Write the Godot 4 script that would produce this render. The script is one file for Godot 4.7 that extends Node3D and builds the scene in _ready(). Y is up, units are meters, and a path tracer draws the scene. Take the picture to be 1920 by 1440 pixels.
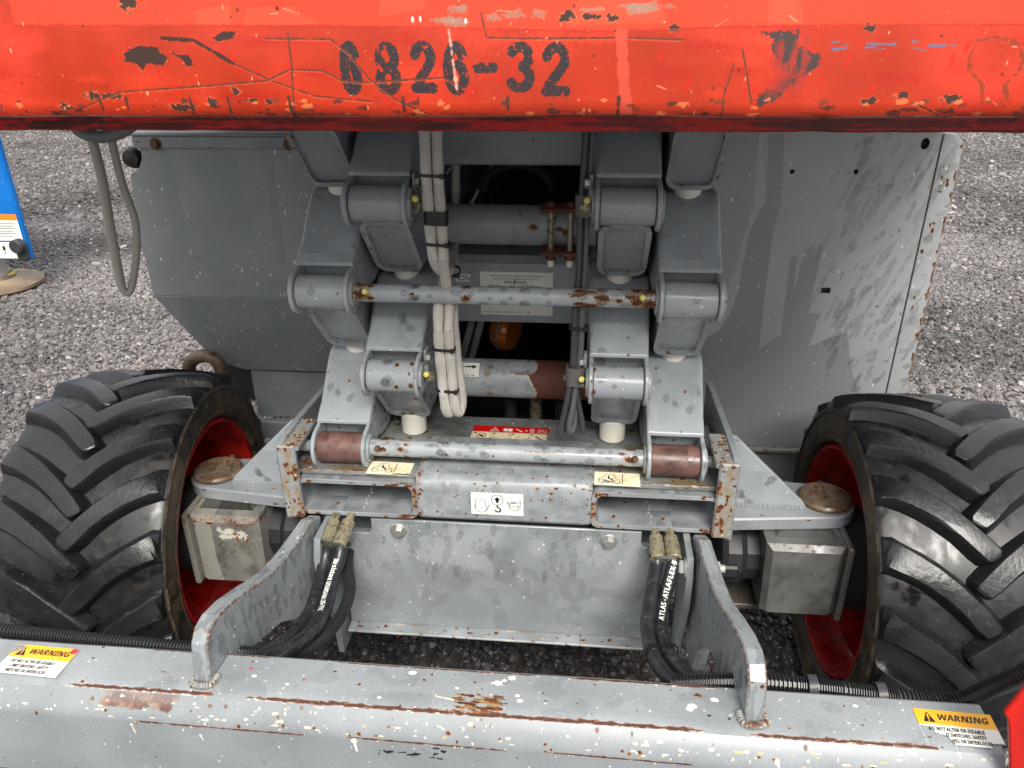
extends Node3D
# A worn grey scissor lift seen from its front end, over wet gravel.

var lift: Node3D
var M := {}
var noise_a: PackedByteArray          # 512 x 512 shared noise, for ragged edges
const NS := 512

# ------------------------------------------------------------------ mesh soup
class Soup:
	var v := PackedVector3Array()
	var t := PackedVector2Array()
	var mark := 0

	func begin() -> void:
		mark = v.size()

	func tri(a: Vector3, b: Vector3, c: Vector3, ua := Vector2.ZERO, ub := Vector2.ZERO, uc := Vector2.ZERO) -> void:
		if (b - a).cross(c - a).length_squared() < 1e-18:
			return
		v.push_back(a); v.push_back(b); v.push_back(c)
		t.push_back(ua); t.push_back(ub); t.push_back(uc)

	func quad(a: Vector3, b: Vector3, c: Vector3, d: Vector3, ua := Vector2.ZERO, ub := Vector2.ZERO, uc := Vector2.ZERO, ud := Vector2.ZERO) -> void:
		tri(a, b, c, ua, ub, uc)
		tri(a, c, d, ua, uc, ud)

	func outward() -> void:              # turn the closed shape begun at mark so that it faces out
		var vol := 0.0
		var mid := Vector3.ZERO
		for i in range(mark, v.size()):
			mid += v[i]
		mid /= maxf(1.0, v.size() - mark)
		for i in range(mark, v.size(), 3):
			vol += (v[i] - mid).dot((v[i + 1] - mid).cross(v[i + 2] - mid))
		if vol < 0.0:
			for i in range(mark, v.size(), 3):
				var p := v[i + 1]; v[i + 1] = v[i + 2]; v[i + 2] = p
				var q := t[i + 1]; t[i + 1] = t[i + 2]; t[i + 2] = q

	func box(c: Vector3, s: Vector3, b := 0.0, tr := Transform3D.IDENTITY) -> void:
		begin()
		var h := s * 0.5
		b = minf(b, minf(h.x, minf(h.y, h.z)) * 0.9)
		var ring := func(y: float, ix: float, k: float) -> PackedVector3Array:
			var r := PackedVector3Array()
			var hx: float = h.x - ix
			var hz: float = h.z - ix
			for p in [[hx - k, hz], [hx, hz - k], [hx, -hz + k], [hx - k, -hz], [-hx + k, -hz], [-hx, -hz + k], [-hx, hz - k], [-hx + k, hz]]:
				r.push_back(tr * (c + Vector3(p[0], y, p[1])))
			return r
		if b <= 0.0:
			var r0 := PackedVector3Array(); var r1 := PackedVector3Array()
			for p in [[h.x, h.z], [h.x, -h.z], [-h.x, -h.z], [-h.x, h.z]]:
				r0.push_back(tr * (c + Vector3(p[0], -h.y, p[1])))
				r1.push_back(tr * (c + Vector3(p[0], h.y, p[1])))
			_rings([r0, r1], true, true)
		else:
			_rings([ring.call(-h.y, b, 0.0001), ring.call(-h.y + b, 0.0, b), ring.call(h.y - b, 0.0, b), ring.call(h.y, b, 0.0001)], true, true)
		outward()

	func _rings(rs: Array, cap0: bool, cap1: bool, closed := true) -> void:
		var n: int = rs[0].size()
		var m := n if closed else n - 1
		var k := float(rs.size() - 1)
		for i in rs.size() - 1:
			for j in m:
				var j2 := (j + 1) % n
				var u0 := i / k; var u1 := (i + 1) / k
				var v0 := float(j) / n; var v1 := float(j + 1) / n
				quad(rs[i][j], rs[i][j2], rs[i + 1][j2], rs[i + 1][j], Vector2(u0, v0), Vector2(u0, v1), Vector2(u1, v1), Vector2(u1, v0))
		for e in [[cap0, 0], [cap1, rs.size() - 1]]:
			if e[0]:
				var r: PackedVector3Array = rs[e[1]]
				var mid := Vector3.ZERO
				for p in r:
					mid += p
				mid /= r.size()
				for j in n:
					if e[1] == 0:
						tri(mid, r[(j + 1) % n], r[j])
					else:
						tri(mid, r[j], r[(j + 1) % n])

	func loft(rs: Array, cap0 := true, cap1 := true) -> void:
		begin()
		_rings(rs, cap0, cap1)
		outward()

	func lathe(profile: Array, tr: Transform3D, segs := 24, arc := TAU) -> void:   # profile of (radius, along x)
		begin()
		var rs := []
		for p in profile:
			var r := PackedVector3Array()
			for j in segs:
				var a := arc * j / segs
				r.push_back(tr * Vector3(p[1], cos(a) * p[0], sin(a) * p[0]))
			rs.push_back(r)
		_rings(rs, false, false)
		for i in rs.size() - 1:
			pass
		outward()

	func cyl(r: float, x0: float, x1: float, tr: Transform3D, segs := 20, b := 0.001) -> void:
		lathe([[0.0001, x0], [r - b, x0], [r, x0 + b], [r, x1 - b], [r - b, x1], [0.0001, x1]], tr, segs)

	func prism(poly: PackedVector2Array, d0: float, d1: float, tr: Transform3D, b := 0.0012) -> void:   # polygon in xy, along z
		begin()
		var n := poly.size()
		var area := 0.0
		for i in n:
			area += poly[i].cross(poly[(i + 1) % n])
		var sgn := signf(area)
		var inner := PackedVector2Array()
		for i in n:
			var e0 := (poly[i] - poly[(i + n - 1) % n]).normalized()
			var e1 := (poly[(i + 1) % n] - poly[i]).normalized()
			var nn := (Vector2(-e0.y, e0.x) + Vector2(-e1.y, e1.x)) * sgn
			nn = nn.normalized() if nn.length() > 0.01 else Vector2(-e0.y, e0.x) * sgn
			var cs := maxf(0.4, nn.dot(Vector2(-e0.y, e0.x) * sgn))
			inner.push_back(poly[i] + nn * b / cs)
		var lay := func(pp: PackedVector2Array, z: float) -> PackedVector3Array:
			var r := PackedVector3Array()
			for p in pp:
				r.push_back(tr * Vector3(p.x, p.y, z))
			return r
		var top: PackedVector3Array = lay.call(inner, d1)
		var bot: PackedVector3Array = lay.call(inner, d0)
		_rings([bot, lay.call(poly, d0 + b), lay.call(poly, d1 - b), top], false, false)
		var idx := Geometry2D.triangulate_polygon(inner)
		for i in range(0, idx.size(), 3):
			var a := idx[i]; var q := idx[i + 1]; var c := idx[i + 2]
			if (inner[q] - inner[a]).cross(inner[c] - inner[a]) * sgn < 0.0:
				var w := q; q = c; c = w
			tri(top[a], top[q], top[c])
			tri(bot[a], bot[c], bot[q])
		outward()

	func tube(path: PackedVector3Array, r: float, segs := 10, fn = null) -> void:
		begin()
		var n := path.size()
		var up := Vector3(0.13, 0.21, 0.97).normalized()
		var rs := []
		for i in n:
			var d := (path[mini(i + 1, n - 1)] - path[maxi(i - 1, 0)]).normalized()
			var s := d.cross(up).normalized()
			up = s.cross(d).normalized()
			var ring := PackedVector3Array()
			var rr: float = r * (fn.call(float(i) / (n - 1), i) if fn != null else 1.0)
			for j in segs:
				var a := TAU * j / segs
				ring.push_back(path[i] + (s * cos(a) + up * sin(a)) * rr)
			rs.push_back(ring)
		_rings(rs, true, true)
		outward()

	func mesh(crease := 38.0) -> ArrayMesh:
		var nf := v.size() / 3
		var fn := PackedVector3Array(); fn.resize(nf)
		var at := {}
		for f in nf:
			var a := v[f * 3]
			fn[f] = (v[f * 3 + 1] - a).cross(v[f * 3 + 2] - a)
			for k in 3:
				var key := Vector3i((v[f * 3 + k] * 20000.0).round())
				if at.has(key):
					at[key].push_back(f)
				else:
					at[key] = PackedInt32Array([f])
		var lim := cos(deg_to_rad(crease))
		var un := PackedVector3Array(); un.resize(nf)
		for f in nf:
			un[f] = fn[f].normalized()
		var pv := PackedVector3Array(); pv.resize(v.size())
		var pn := PackedVector3Array(); pn.resize(v.size())
		var pt := PackedVector2Array(); pt.resize(v.size())
		for f in nf:
			for k in 3:
				var src := f * 3 + k
				var dst := f * 3 + (0 if k == 0 else 3 - k)
				var s := Vector3.ZERO
				for g in at[Vector3i((v[src] * 20000.0).round())]:
					if un[g].dot(un[f]) > lim:
						s += fn[g]
				pv[dst] = v[src]; pn[dst] = s.normalized(); pt[dst] = t[src]
		var arr := []
		arr.resize(Mesh.ARRAY_MAX)
		arr[Mesh.ARRAY_VERTEX] = pv; arr[Mesh.ARRAY_NORMAL] = pn; arr[Mesh.ARRAY_TEX_UV] = pt
		var m := ArrayMesh.new()
		m.add_surface_from_arrays(Mesh.PRIMITIVE_TRIANGLES, arr)
		return m

func along(axis: String, o := Vector3.ZERO) -> Transform3D:      # local x -> that axis
	if axis == "y":
		return Transform3D(Basis(Vector3(0, 1, 0), Vector3(0, 0, 1), Vector3(1, 0, 0)), o)
	if axis == "z":
		return Transform3D(Basis(Vector3(0, 0, 1), Vector3(1, 0, 0), Vector3(0, 1, 0)), o)
	return Transform3D(Basis.IDENTITY, o)

func side_plane(x: float) -> Transform3D:                        # polygon (z, y) -> plane across x, local z -> +x
	return Transform3D(Basis(Vector3(0, 0, 1), Vector3(0, 1, 0), Vector3(1, 0, 0)), Vector3(x, 0, 0))

func flat_plane(y: float) -> Transform3D:                        # polygon (x, z) -> horizontal, local z -> +y
	return Transform3D(Basis(Vector3(1, 0, 0), Vector3(0, 0, 1), Vector3(0, 1, 0)), Vector3(0, y, 0))

func curve(pts: Array, step := 0.01) -> PackedVector3Array:      # smooth path through the points
	var c := Curve3D.new()
	c.bake_interval = step
	var n := pts.size()
	for i in n:
		var tg: Vector3 = (pts[mini(i + 1, n - 1)] - pts[maxi(i - 1, 0)]) / 6.0
		c.add_point(pts[i], -tg, tg)
	return c.get_baked_points()

func put(called: String, s: Soup, m: Material, parent: Node = null, crease := 38.0, label := "") -> MeshInstance3D:
	var o := MeshInstance3D.new()
	o.name = called
	o.mesh = s.mesh(crease)
	o.material_override = m
	return hang(o, parent, label)

func hang(o: Node3D, parent: Node = null, label := "") -> Node3D:
	(parent if parent else lift).add_child(o, true)
	if label:
		o.set_meta("label", label)
	return o

func node(called: String, parent: Node = null, label := "") -> Node3D:
	var o := Node3D.new()
	o.name = called
	return hang(o, parent, label)

func rrect(w: float, h: float, r: float, k := 4) -> PackedVector2Array:   # rounded rectangle, centred
	var p := PackedVector2Array()
	var cs := [Vector2(w / 2 - r, h / 2 - r), Vector2(-w / 2 + r, h / 2 - r), Vector2(-w / 2 + r, -h / 2 + r), Vector2(w / 2 - r, -h / 2 + r)]
	for q in 4:
		for i in k + 1:
			var a := PI / 2 * (q + float(i) / k)
			p.push_back(cs[q] + Vector2(cos(a), sin(a)) * r)
	return p

# ------------------------------------------------------------------ painting
func noise_bytes(w: int, h: int, sd: int, freq: float, oct := 4, sx := 1.0, sy := 1.0) -> PackedByteArray:
	var n := FastNoiseLite.new()
	n.seed = sd
	n.noise_type = FastNoiseLite.TYPE_SIMPLEX_SMOOTH
	n.frequency = freq
	n.fractal_octaves = oct
	var im := n.get_image(maxi(8, int(w / sx)), maxi(8, int(h / sy)), false, false, true)
	if im.get_width() != w or im.get_height() != h:
		im.resize(w, h, Image.INTERPOLATE_CUBIC)
	im.convert(Image.FORMAT_L8)
	return im.get_data()

func ragged(x: float, y: float) -> float:
	return noise_a[(int(y) & 511) * NS + (int(x) & 511)] / 255.0 - 0.5

class PaintSkin:
	var im: Image
	var ro: Image
	var w: int
	var h: int

func skin(w: int, h: int, sd: int, base: Color, amp := 0.10, fine := 0.05, rough := 0.42, wet := {}) -> PaintSkin:
	var s := PaintSkin.new()
	s.w = w; s.h = h
	var a := noise_bytes(w, h, sd, 0.004, 4)
	var b := noise_bytes(w, h, sd + 1, 0.11, 3)
	var c := noise_bytes(w, h, sd + 2, wet.get("freq", 0.01), 3, wet.get("sx", 1.0), wet.get("sy", 1.0)) if wet.has("at") else a
	var thr: float = wet.get("at", 2.0)
	var dark: float = wet.get("dark", 0.8)
	var soft: float = wet.get("soft", 0.03)
	var px := PackedByteArray(); px.resize(w * h * 3)
	var pr := PackedByteArray(); pr.resize(w * h)
	var br := base.r * 255.0; var bg := base.g * 255.0; var bb := base.b * 255.0
	var rb := int(rough * 255.0)
	for i in w * h:
		var k := 1.0 + (a[i] - 128) * amp / 128.0 + (b[i] - 128) * fine / 128.0
		var r := rb + (a[i] - 128) / 5
		var q := (c[i] / 255.0 - thr) / soft
		if q > 0.0:
			q = minf(q, 1.0)
			k *= 1.0 - (1.0 - dark) * q
			r -= int(60 * q)
		px[i * 3] = clampi(int(br * k), 0, 255)
		px[i * 3 + 1] = clampi(int(bg * k), 0, 255)
		px[i * 3 + 2] = clampi(int(bb * k), 0, 255)
		pr[i] = clampi(r, 25, 255)
	s.im = Image.create_from_data(w, h, false, Image.FORMAT_RGB8, px)
	s.ro = Image.create_from_data(w, h, false, Image.FORMAT_L8, pr)
	return s

func dab(s: PaintSkin, x: int, y: int, c: Color, al: float, rough := -1.0) -> void:
	if x < 0 or y < 0 or x >= s.w or y >= s.h or al <= 0.0:
		return
	s.im.set_pixel(x, y, s.im.get_pixel(x, y).lerp(c, minf(al, 1.0)))
	if rough >= 0.0:
		var r := lerpf(s.ro.get_pixel(x, y).r, rough, minf(al, 1.0))
		s.ro.set_pixel(x, y, Color(r, r, r))

# an irregular spot; k sets how ragged its edge is
func spot(s: PaintSkin, cx: float, cy: float, rx: float, ry: float, c: Color, al := 1.0, k := 0.8, rough := -1.0, soft := 0.12) -> void:
	for y in range(int(cy - ry * 1.5) - 1, int(cy + ry * 1.5) + 2):
		for x in range(int(cx - rx * 1.5) - 1, int(cx + rx * 1.5) + 2):
			var d := Vector2((x - cx) / rx, (y - cy) / ry).length()
			d += ragged(x * 2.3 + cx * 7.0, y * 2.3 + cy * 3.0) * k
			dab(s, x, y, c, al * clampf((1.0 - d) / soft, 0.0, 1.0), rough)

func wetdrop(s: PaintSkin, cx: float, cy: float, rx: float, ry: float, lean := 0.0, dark := 0.78, rag := 0.22) -> void:
	for y in range(int(cy - ry) - 2, int(cy + ry) + 3):
		for x in range(int(cx - rx - absf(lean) * ry) - 2, int(cx + rx + absf(lean) * ry) + 3):
			var d := Vector2((x - cx - lean * (y - cy)) / rx, (y - cy) / ry).length() + ragged(x * 1.3 + cx, y * 0.9 + cy) * rag
			if d < 1.0 and x >= 0 and y >= 0 and x < s.w and y < s.h:
				var k := lerpf(dark * (1.0 + 0.06 * (1.0 - d)), 1.0, smoothstep(0.86, 1.0, d) * 0.7)
				var p := s.im.get_pixel(x, y)
				s.im.set_pixel(x, y, Color(p.r * k, p.g * k, p.b * k))
				s.ro.set_pixel(x, y, Color(0.2, 0.2, 0.2))

func rust(s: PaintSkin, cx: float, cy: float, r: float, ry := 0.0, stain := 1.0) -> void:
	ry = ry if ry > 0.0 else r
	spot(s, cx, cy + ry * 0.25, r * 1.5, ry * 1.6, Color(0.62, 0.47, 0.28), 0.38 * stain, 0.9, 0.6, 0.6)
	spot(s, cx, cy, r * 1.08, ry * 1.08, Color(0.52, 0.30, 0.12), 0.8 * stain, 1.2, 0.8, 0.3)
	spot(s, cx, cy, r * 0.85, ry * 0.85, Color(0.27, 0.13, 0.08), 0.95, 1.5, 0.85, 0.3)

func stroke(s: PaintSkin, pts: Array, wid: float, c: Color, al := 1.0, wob := 0.6, rough := -1.0, breaks := 0.0) -> void:
	for i in pts.size() - 1:
		var a: Vector2 = pts[i]; var b: Vector2 = pts[i + 1]
		var n := int(a.distance_to(b) / 0.7) + 1
		for j in n:
			var p := a.lerp(b, float(j) / n)
			var g := ragged(p.x * 1.7 + a.x, p.y * 1.7 + b.y)
			if breaks > 0.0 and ragged(p.x * 0.9, p.y * 2.9) + 0.5 < breaks:
				continue
			var rr := wid * (1.0 + (g + ragged(p.x * 7.3, p.y * 7.3)) * wob * 1.5) * 0.5
			p += Vector2(ragged(p.y * 4.0, p.x * 4.0), ragged(p.x * 4.0 + 90, p.y * 4.0)) * wob * 1.5
			for y in range(int(p.y - rr - 1), int(p.y + rr + 2)):
				for x in range(int(p.x - rr - 1), int(p.x + rr + 2)):
					dab(s, x, y, c, al * clampf(rr + 0.5 - Vector2(x - p.x, y - p.y).length(), 0.0, 1.0), rough)

# a worn fold: dark rust in the middle, orange and cream chips beside it
func rustline(s: PaintSkin, a: Vector2, b: Vector2, wid: float, low := 1.5) -> void:
	var y0 := minf(a.y, b.y) - wid * 3.0
	var y1 := maxf(a.y, b.y) + wid * 4.5
	for x in range(int(a.x), int(b.x)):
		var t := (x - a.x) / (b.x - a.x)
		var cy := lerpf(a.y, b.y, t)
		var fade := smoothstep(0.0, 0.10, t) * smoothstep(1.0, 0.90, t)
		var big := ragged(x * 0.33, a.y) + 0.5
		for y in range(int(y0), int(y1)):
			var e := (y - cy) / wid
			var g := ragged(x * 1.1, y * 2.7 + a.x)
			var h := ragged(x * 3.1 + 170.0, y * 3.7)
			var d := absf(e) + g * 1.5 + (1.0 - fade) * 1.2
			if d < 0.55:
				dab(s, x, y, Color(0.27, 0.13, 0.085), 0.92, 0.85)
			elif d < 0.85:
				dab(s, x, y, Color(0.46, 0.26, 0.13), 0.75, 0.8)
			elif e > 0.0 and e < low * 2.2 and h > 0.10 + 0.10 * e - 0.22 * (big - 0.5) and fade > 0.3:
				dab(s, x, y, Color(0.92, 0.88, 0.77), 0.9, 0.5)

func polyfill(s: PaintSkin, pts: PackedVector2Array, c: Color, al := 1.0, edge := 3.0, rough := -1.0) -> void:
	var lo := pts[0]; var hi := pts[0]
	for p in pts:
		lo = lo.min(p); hi = hi.max(p)
	for y in range(int(lo.y - edge), int(hi.y + edge) + 1):
		for x in range(int(lo.x - edge), int(hi.x + edge) + 1):
			var q := Vector2(x + ragged(x * 3, y * 3) * edge * 2.5, y + ragged(x * 3 + 211, y * 3 + 77) * edge * 2.5)
			if Geometry2D.is_point_in_polygon(q, pts):
				dab(s, x, y, c, al, rough)

func flecks(s: PaintSkin, n: int, sd: int, c: Color, rmin: float, rmax: float, tall := 1.0, y0 := 0.0, y1 := 1.0) -> void:
	var g := RandomNumberGenerator.new()
	g.seed = sd
	for i in n:
		var r := lerpf(rmin, rmax, pow(g.randf(), 4.0))
		spot(s, g.randf() * s.w, lerpf(y0, y1, g.randf()) * s.h, r, r * lerpf(1.0, tall, g.randf()), c, 0.5 + 0.5 * g.randf(), 0.5, -1.0, 0.35)

func tex(i: Image) -> ImageTexture:
	i.generate_mipmaps()
	return ImageTexture.create_from_image(i)

func mat(c: Color, rough: float, metal := 0.0) -> StandardMaterial3D:
	var m := StandardMaterial3D.new()
	m.albedo_color = c.linear_to_srgb()
	m.roughness = rough
	m.metallic = metal
	return m

func skinned(s: PaintSkin) -> StandardMaterial3D:
	var m := StandardMaterial3D.new()
	m.albedo_texture = tex(s.im)
	m.roughness_texture = tex(s.ro)
	m.roughness_texture_channel = BaseMaterial3D.TEXTURE_CHANNEL_RED
	m.roughness = 1.0
	return m

func region(m: StandardMaterial3D, x0: float, x1: float, y0: float, y1: float, z0: float, z1: float) -> StandardMaterial3D:
	m.uv1_triplanar = true
	m.uv1_world_triplanar = true
	m.uv1_triplanar_sharpness = 6.0
	m.uv1_scale = Vector3(1.0 / (x1 - x0), 1.0 / (y1 - y0), 1.0 / (z1 - z0))
	m.uv1_offset = Vector3(-x0 / (x1 - x0), -y1 / (y1 - y0), -z0 / (z1 - z0))
	return m

func tiled(m: StandardMaterial3D, size: float, off := Vector3.ZERO) -> StandardMaterial3D:
	m.uv1_triplanar = true
	m.uv1_world_triplanar = true
	m.uv1_triplanar_sharpness = 6.0
	m.uv1_scale = Vector3.ONE / size
	m.uv1_offset = off
	return m

# ------------------------------------------------------------------ scene
func _ready() -> void:
	var cam := Camera3D.new()
	cam.name = "camera"
	cam.transform = Transform3D(Basis(Vector3(0.99518, -0.01067, -0.09751), Vector3(-0.03274, 0.90094, -0.43271), Vector3(0.09247, 0.43381, 0.89625)), Vector3(0.136, 1.3147, 1.1881))
	cam.fov = 53.0
	cam.near = 0.02
	cam.far = 600.0
	add_child(cam)
	cam.current = true
	var sky := ProceduralSkyMaterial.new()
	sky.sky_top_color = Color(1.0, 1.0, 1.0)
	sky.sky_horizon_color = Color(0.74, 0.75, 0.765)
	sky.sky_curve = 0.35
	sky.ground_bottom_color = Color(0.25, 0.24, 0.24)
	sky.ground_horizon_color = Color(0.5, 0.5, 0.5)
	sky.sky_energy_multiplier = 0.72
	var env := Environment.new()
	env.background_mode = Environment.BG_SKY
	env.sky = Sky.new()
	env.sky.sky_material = sky
	env.tonemap_mode = Environment.TONE_MAPPER_LINEAR
	env.tonemap_exposure = 3.15
	env.sdfgi_enabled = true
	env.ssao_enabled = true
	env.ssil_enabled = true
	var we := WorldEnvironment.new()
	we.name = "world_environment"
	we.environment = env
	add_child(we)
	var sun := DirectionalLight3D.new()
	sun.name = "sun"
	sun.light_energy = 0.5
	sun.light_angular_distance = 30.0
	sun.light_color = Color(1.0, 0.98, 0.95)
	sun.shadow_enabled = true
	sun.rotation_degrees = Vector3(-48, 16, 0)
	add_child(sun)

	var nz := FastNoiseLite.new()
	nz.seed = 5
	nz.frequency = 0.035
	nz.fractal_octaves = 4
	var ni := nz.get_seamless_image(NS, NS)
	ni.convert(Image.FORMAT_L8)
	noise_a = ni.get_data()

	materials()
	part_skins()
	ground()
	lift = Node3D.new()
	lift.name = "scissor_lift"
	add_child(lift)
	lift.set_meta("label", "worn grey scissor lift with red platform edge and big black tyres")
	lift.set_meta("category", "scissor lift")
	platform()
	trays()
	chassis()
	for s in [-1.0, 1.0]:
		wheel(s)
		knuckle(s)
	scissors()
	bumper()
	hoses()
	stickers()
	blue_machine()
	litter()

func grey_base() -> Color:
	return Color(0.545, 0.566, 0.580)

func materials() -> void:
	# general grey paint: speckle, small scrapes, faint stains
	var s := skin(768, 768, 11, grey_base(), 0.06, 0.04, 0.40)
	flecks(s, 240, 3, Color(0.86, 0.86, 0.83), 0.9, 4.0, 1.6)
	flecks(s, 90, 4, Color(0.24, 0.22, 0.21), 0.8, 4.0, 1.3)
	var g := RandomNumberGenerator.new()
	g.seed = 77
	for i in 5:
		rust(s, g.randf() * 768, g.randf() * 768, g.randf_range(3, 7))
	M.grey = tiled(skinned(s), 0.42)
	# arms in the dry under the platform; shade painted in as duller grey
	var d := skin(640, 640, 21, grey_base() * 1.04, 0.06, 0.04, 0.32)
	flecks(d, 150, 8, Color(0.85, 0.85, 0.82), 0.9, 4.0, 1.5)
	flecks(d, 60, 9, Color(0.22, 0.21, 0.2), 0.8, 5.0, 1.8)
	for i in 5:
		rust(d, g.randf() * 640, g.randf() * 640, g.randf_range(3, 6))
	M.arm_dry_shaded = tiled(skinned(d), 0.36)
	# arms the rain reaches: brightness painted into the grey, dark drops, rust pits
	var e := skin(768, 768, 31, grey_base() * 1.11, 0.05, 0.035, 0.29)
	for i in 58:
		var r := g.randf_range(9, 24)
		var x := g.randf() * 768
		var y := g.randf() * 768
		wetdrop(e, x, y, r, r * g.randf_range(0.85, 1.25), 0.0, 0.80)
		if g.randf() < 0.4:
			wetdrop(e, x + r * 0.9, y + r * g.randf_range(-1, 1), r * 0.8, r * 0.8, 0.0, 0.86)
	flecks(e, 150, 18, Color(0.88, 0.88, 0.85), 0.9, 4.5, 1.2)
	for i in 20:
		rust(e, g.randf() * 768, g.randf() * 768, g.randf_range(4, 13))
	M.arm_wet_lit = tiled(skinned(e), 0.31, Vector3(0.13, 0.21, 0.37))
	# rusty deck and frame edges
	var f := skin(768, 768, 41, grey_base() * 0.98, 0.08, 0.05, 0.36)
	for i in 46:
		rust(f, g.randf() * 768, g.randf() * 768, g.randf_range(3, 15), g.randf_range(3, 10), g.randf_range(0.4, 1.0))
	flecks(f, 190, 19, Color(0.88, 0.87, 0.82), 0.9, 4.5, 1.2)
	M.frame = tiled(skinned(f), 0.385, Vector3(0.3, 0.1, 0.2))
	# edges eaten by rust, for welds and rims
	var q := skin(512, 512, 51, Color(0.53, 0.54, 0.53), 0.15, 0.1, 0.5)
	for i in 130:
		rust(q, g.randf() * 512, g.randf() * 512, g.randf_range(4, 20), g.randf_range(4, 14))
	flecks(q, 200, 29, Color(0.90, 0.84, 0.70), 1.0, 7.0, 1.2)
	M.edge = tiled(skinned(q), 0.20)
	# bare rusted roller steel
	var b := skin(512, 512, 61, Color(0.41, 0.30, 0.275), 0.22, 0.12, 0.40, {"at": 0.6, "dark": 0.85, "soft": 0.3, "freq": 0.012})
	for i in 60:
		spot(b, g.randf() * 512, g.randf() * 512, g.randf_range(3, 16), g.randf_range(2, 6), Color(0.26, 0.16, 0.13), 0.5, 1.0, 0.7)
	flecks(b, 120, 39, Color(0.62, 0.56, 0.54), 1.0, 4.0, 1.0)
	M.roller = tiled(skinned(b), 0.16)
	# dirty brown rust (pivot caps, stub pipe)
	var c := skin(512, 512, 71, Color(0.42, 0.36, 0.30), 0.25, 0.12, 0.40, {"at": 0.55, "dark": 0.75, "soft": 0.25, "freq": 0.012})
	for i in 26:
		spot(c, g.randf() * 512, g.randf() * 512, g.randf_range(20, 80), g.randf_range(14, 50), [Color(0.46, 0.26, 0.13), Color(0.32, 0.27, 0.24), Color(0.30, 0.16, 0.09)][i % 3], 0.5, 0.9, 0.5, 0.8)
	M.brown = tiled(skinned(c), 0.15)
	# rubber
	var t := skin(768, 768, 81, Color(0.100, 0.105, 0.116), 0.22, 0.20, 0.31)
	flecks(t, 90, 49, Color(0.42, 0.40, 0.38), 0.8, 3.5, 1.0)
	for i in 34:
		var p := Vector2(g.randf() * 768, g.randf() * 768)
		stroke(t, [p, p + Vector2(g.randf_range(-30, 30), g.randf_range(-30, 30))], g.randf_range(1.5, 4), Color(0.24, 0.23, 0.22), 0.5, 1.2, 0.6, 0.3)
	for i in 26:
		spot(t, g.randf() * 768, g.randf() * 768, g.randf_range(14, 60), g.randf_range(10, 40), Color(0.19, 0.17, 0.15), 0.35, 1.2, 0.55, 0.8)
	M.rubber = tiled(skinned(t), 0.27)
	var tb := skin(512, 512, 85, Color(0.108, 0.109, 0.114), 0.25, 0.18, 0.40, {"at": 0.52, "dark": 0.75, "soft": 0.3, "freq": 0.012})
	for i in 40:
		spot(tb, g.randf() * 512, g.randf() * 512, g.randf_range(8, 40), g.randf_range(6, 24), Color(0.22, 0.19, 0.155), 0.4, 1.2, 0.7, 0.8)
	flecks(tb, 70, 51, Color(0.40, 0.36, 0.30), 0.8, 3.5)
	M.tread_base = tiled(skinned(tb), 0.24)
	var tn := FastNoiseLite.new()
	tn.seed = 9
	tn.frequency = 0.05
	tn.fractal_octaves = 4
	var th := tn.get_seamless_image(512, 512)
	th.convert(Image.FORMAT_RGBA8)
	th.bump_map_to_normal_map(3.0)
	M.bump = tex(th)
	for m in [M.rubber, M.brown, M.roller, M.edge]:
		m.normal_enabled = true
		m.normal_texture = M.bump
		m.normal_scale = 0.22
	var sw := skin(768, 512, 91, Color(0.29, 0.245, 0.195), 0.35, 0.22, 0.62, {"at": 0.52, "dark": 0.68, "soft": 0.12, "freq": 0.014})
	for i in 70:
		spot(sw, g.randf() * 1024, g.randf() * 512, g.randf_range(6, 50), g.randf_range(4, 16), Color(0.40, 0.32, 0.22), 0.45, 1.2, 0.8, 0.6)
	for i in 60:
		spot(sw, g.randf() * 1024, g.randf() * 512, g.randf_range(3, 16), g.randf_range(3, 9), Color(0.15, 0.14, 0.14), 0.6, 1.2, 0.5, 0.4)
	M.sidewall = tiled(skinned(sw), 0.4)
	M.sidewall.normal_enabled = true
	M.sidewall.normal_texture = M.bump
	M.sidewall.normal_scale = 0.3
	# wheel red, dusty
	var r := skin(512, 512, 101, Color(0.66, 0.095, 0.075), 0.16, 0.10, 0.42, {"at": 0.56, "dark": 0.8, "soft": 0.15, "freq": 0.012})
	for i in 40:
		spot(r, g.randf() * 512, g.randf() * 512, g.randf_range(5, 30), g.randf_range(3, 12), Color(0.38, 0.24, 0.19), 0.5, 1.2, 0.7, 0.6)
	M.red_rim = tiled(skinned(r), 0.35)
	M.red_paint = mat(Color(0.62, 0.045, 0.018), 0.35)
	M.rusty = mat(Color(0.12, 0.055, 0.03), 0.7)
	M.cable_loop = mat(Color(0.36, 0.34, 0.30), 0.55)
	M.cable_coil = mat(Color(0.16, 0.165, 0.175), 0.45)
	M.black = mat(Color(0.012, 0.012, 0.013), 0.5)
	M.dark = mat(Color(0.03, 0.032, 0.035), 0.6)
	M.bolt = mat(Color(0.40, 0.40, 0.385), 0.45, 0.25)
	M.grime = mat(Color(0.07, 0.06, 0.05), 0.5)
	M.tie = mat(Color(0.010, 0.010, 0.011), 0.35)
	M.zinc = mat(Color(0.42, 0.42, 0.40), 0.38, 0.7)
	M.brass = mat(Color(0.40, 0.36, 0.22), 0.4, 0.6)
	M.yellow = mat(Color(0.70, 0.62, 0.16), 0.4)
	M.white_pad = mat(Color(0.74, 0.71, 0.63), 0.45)
	M.white = mat(Color(0.80, 0.80, 0.77), 0.4)
	M.ink = mat(Color(0.012, 0.012, 0.014), 0.5)
	M.red_ink = mat(Color(0.62, 0.03, 0.03), 0.45)
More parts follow.
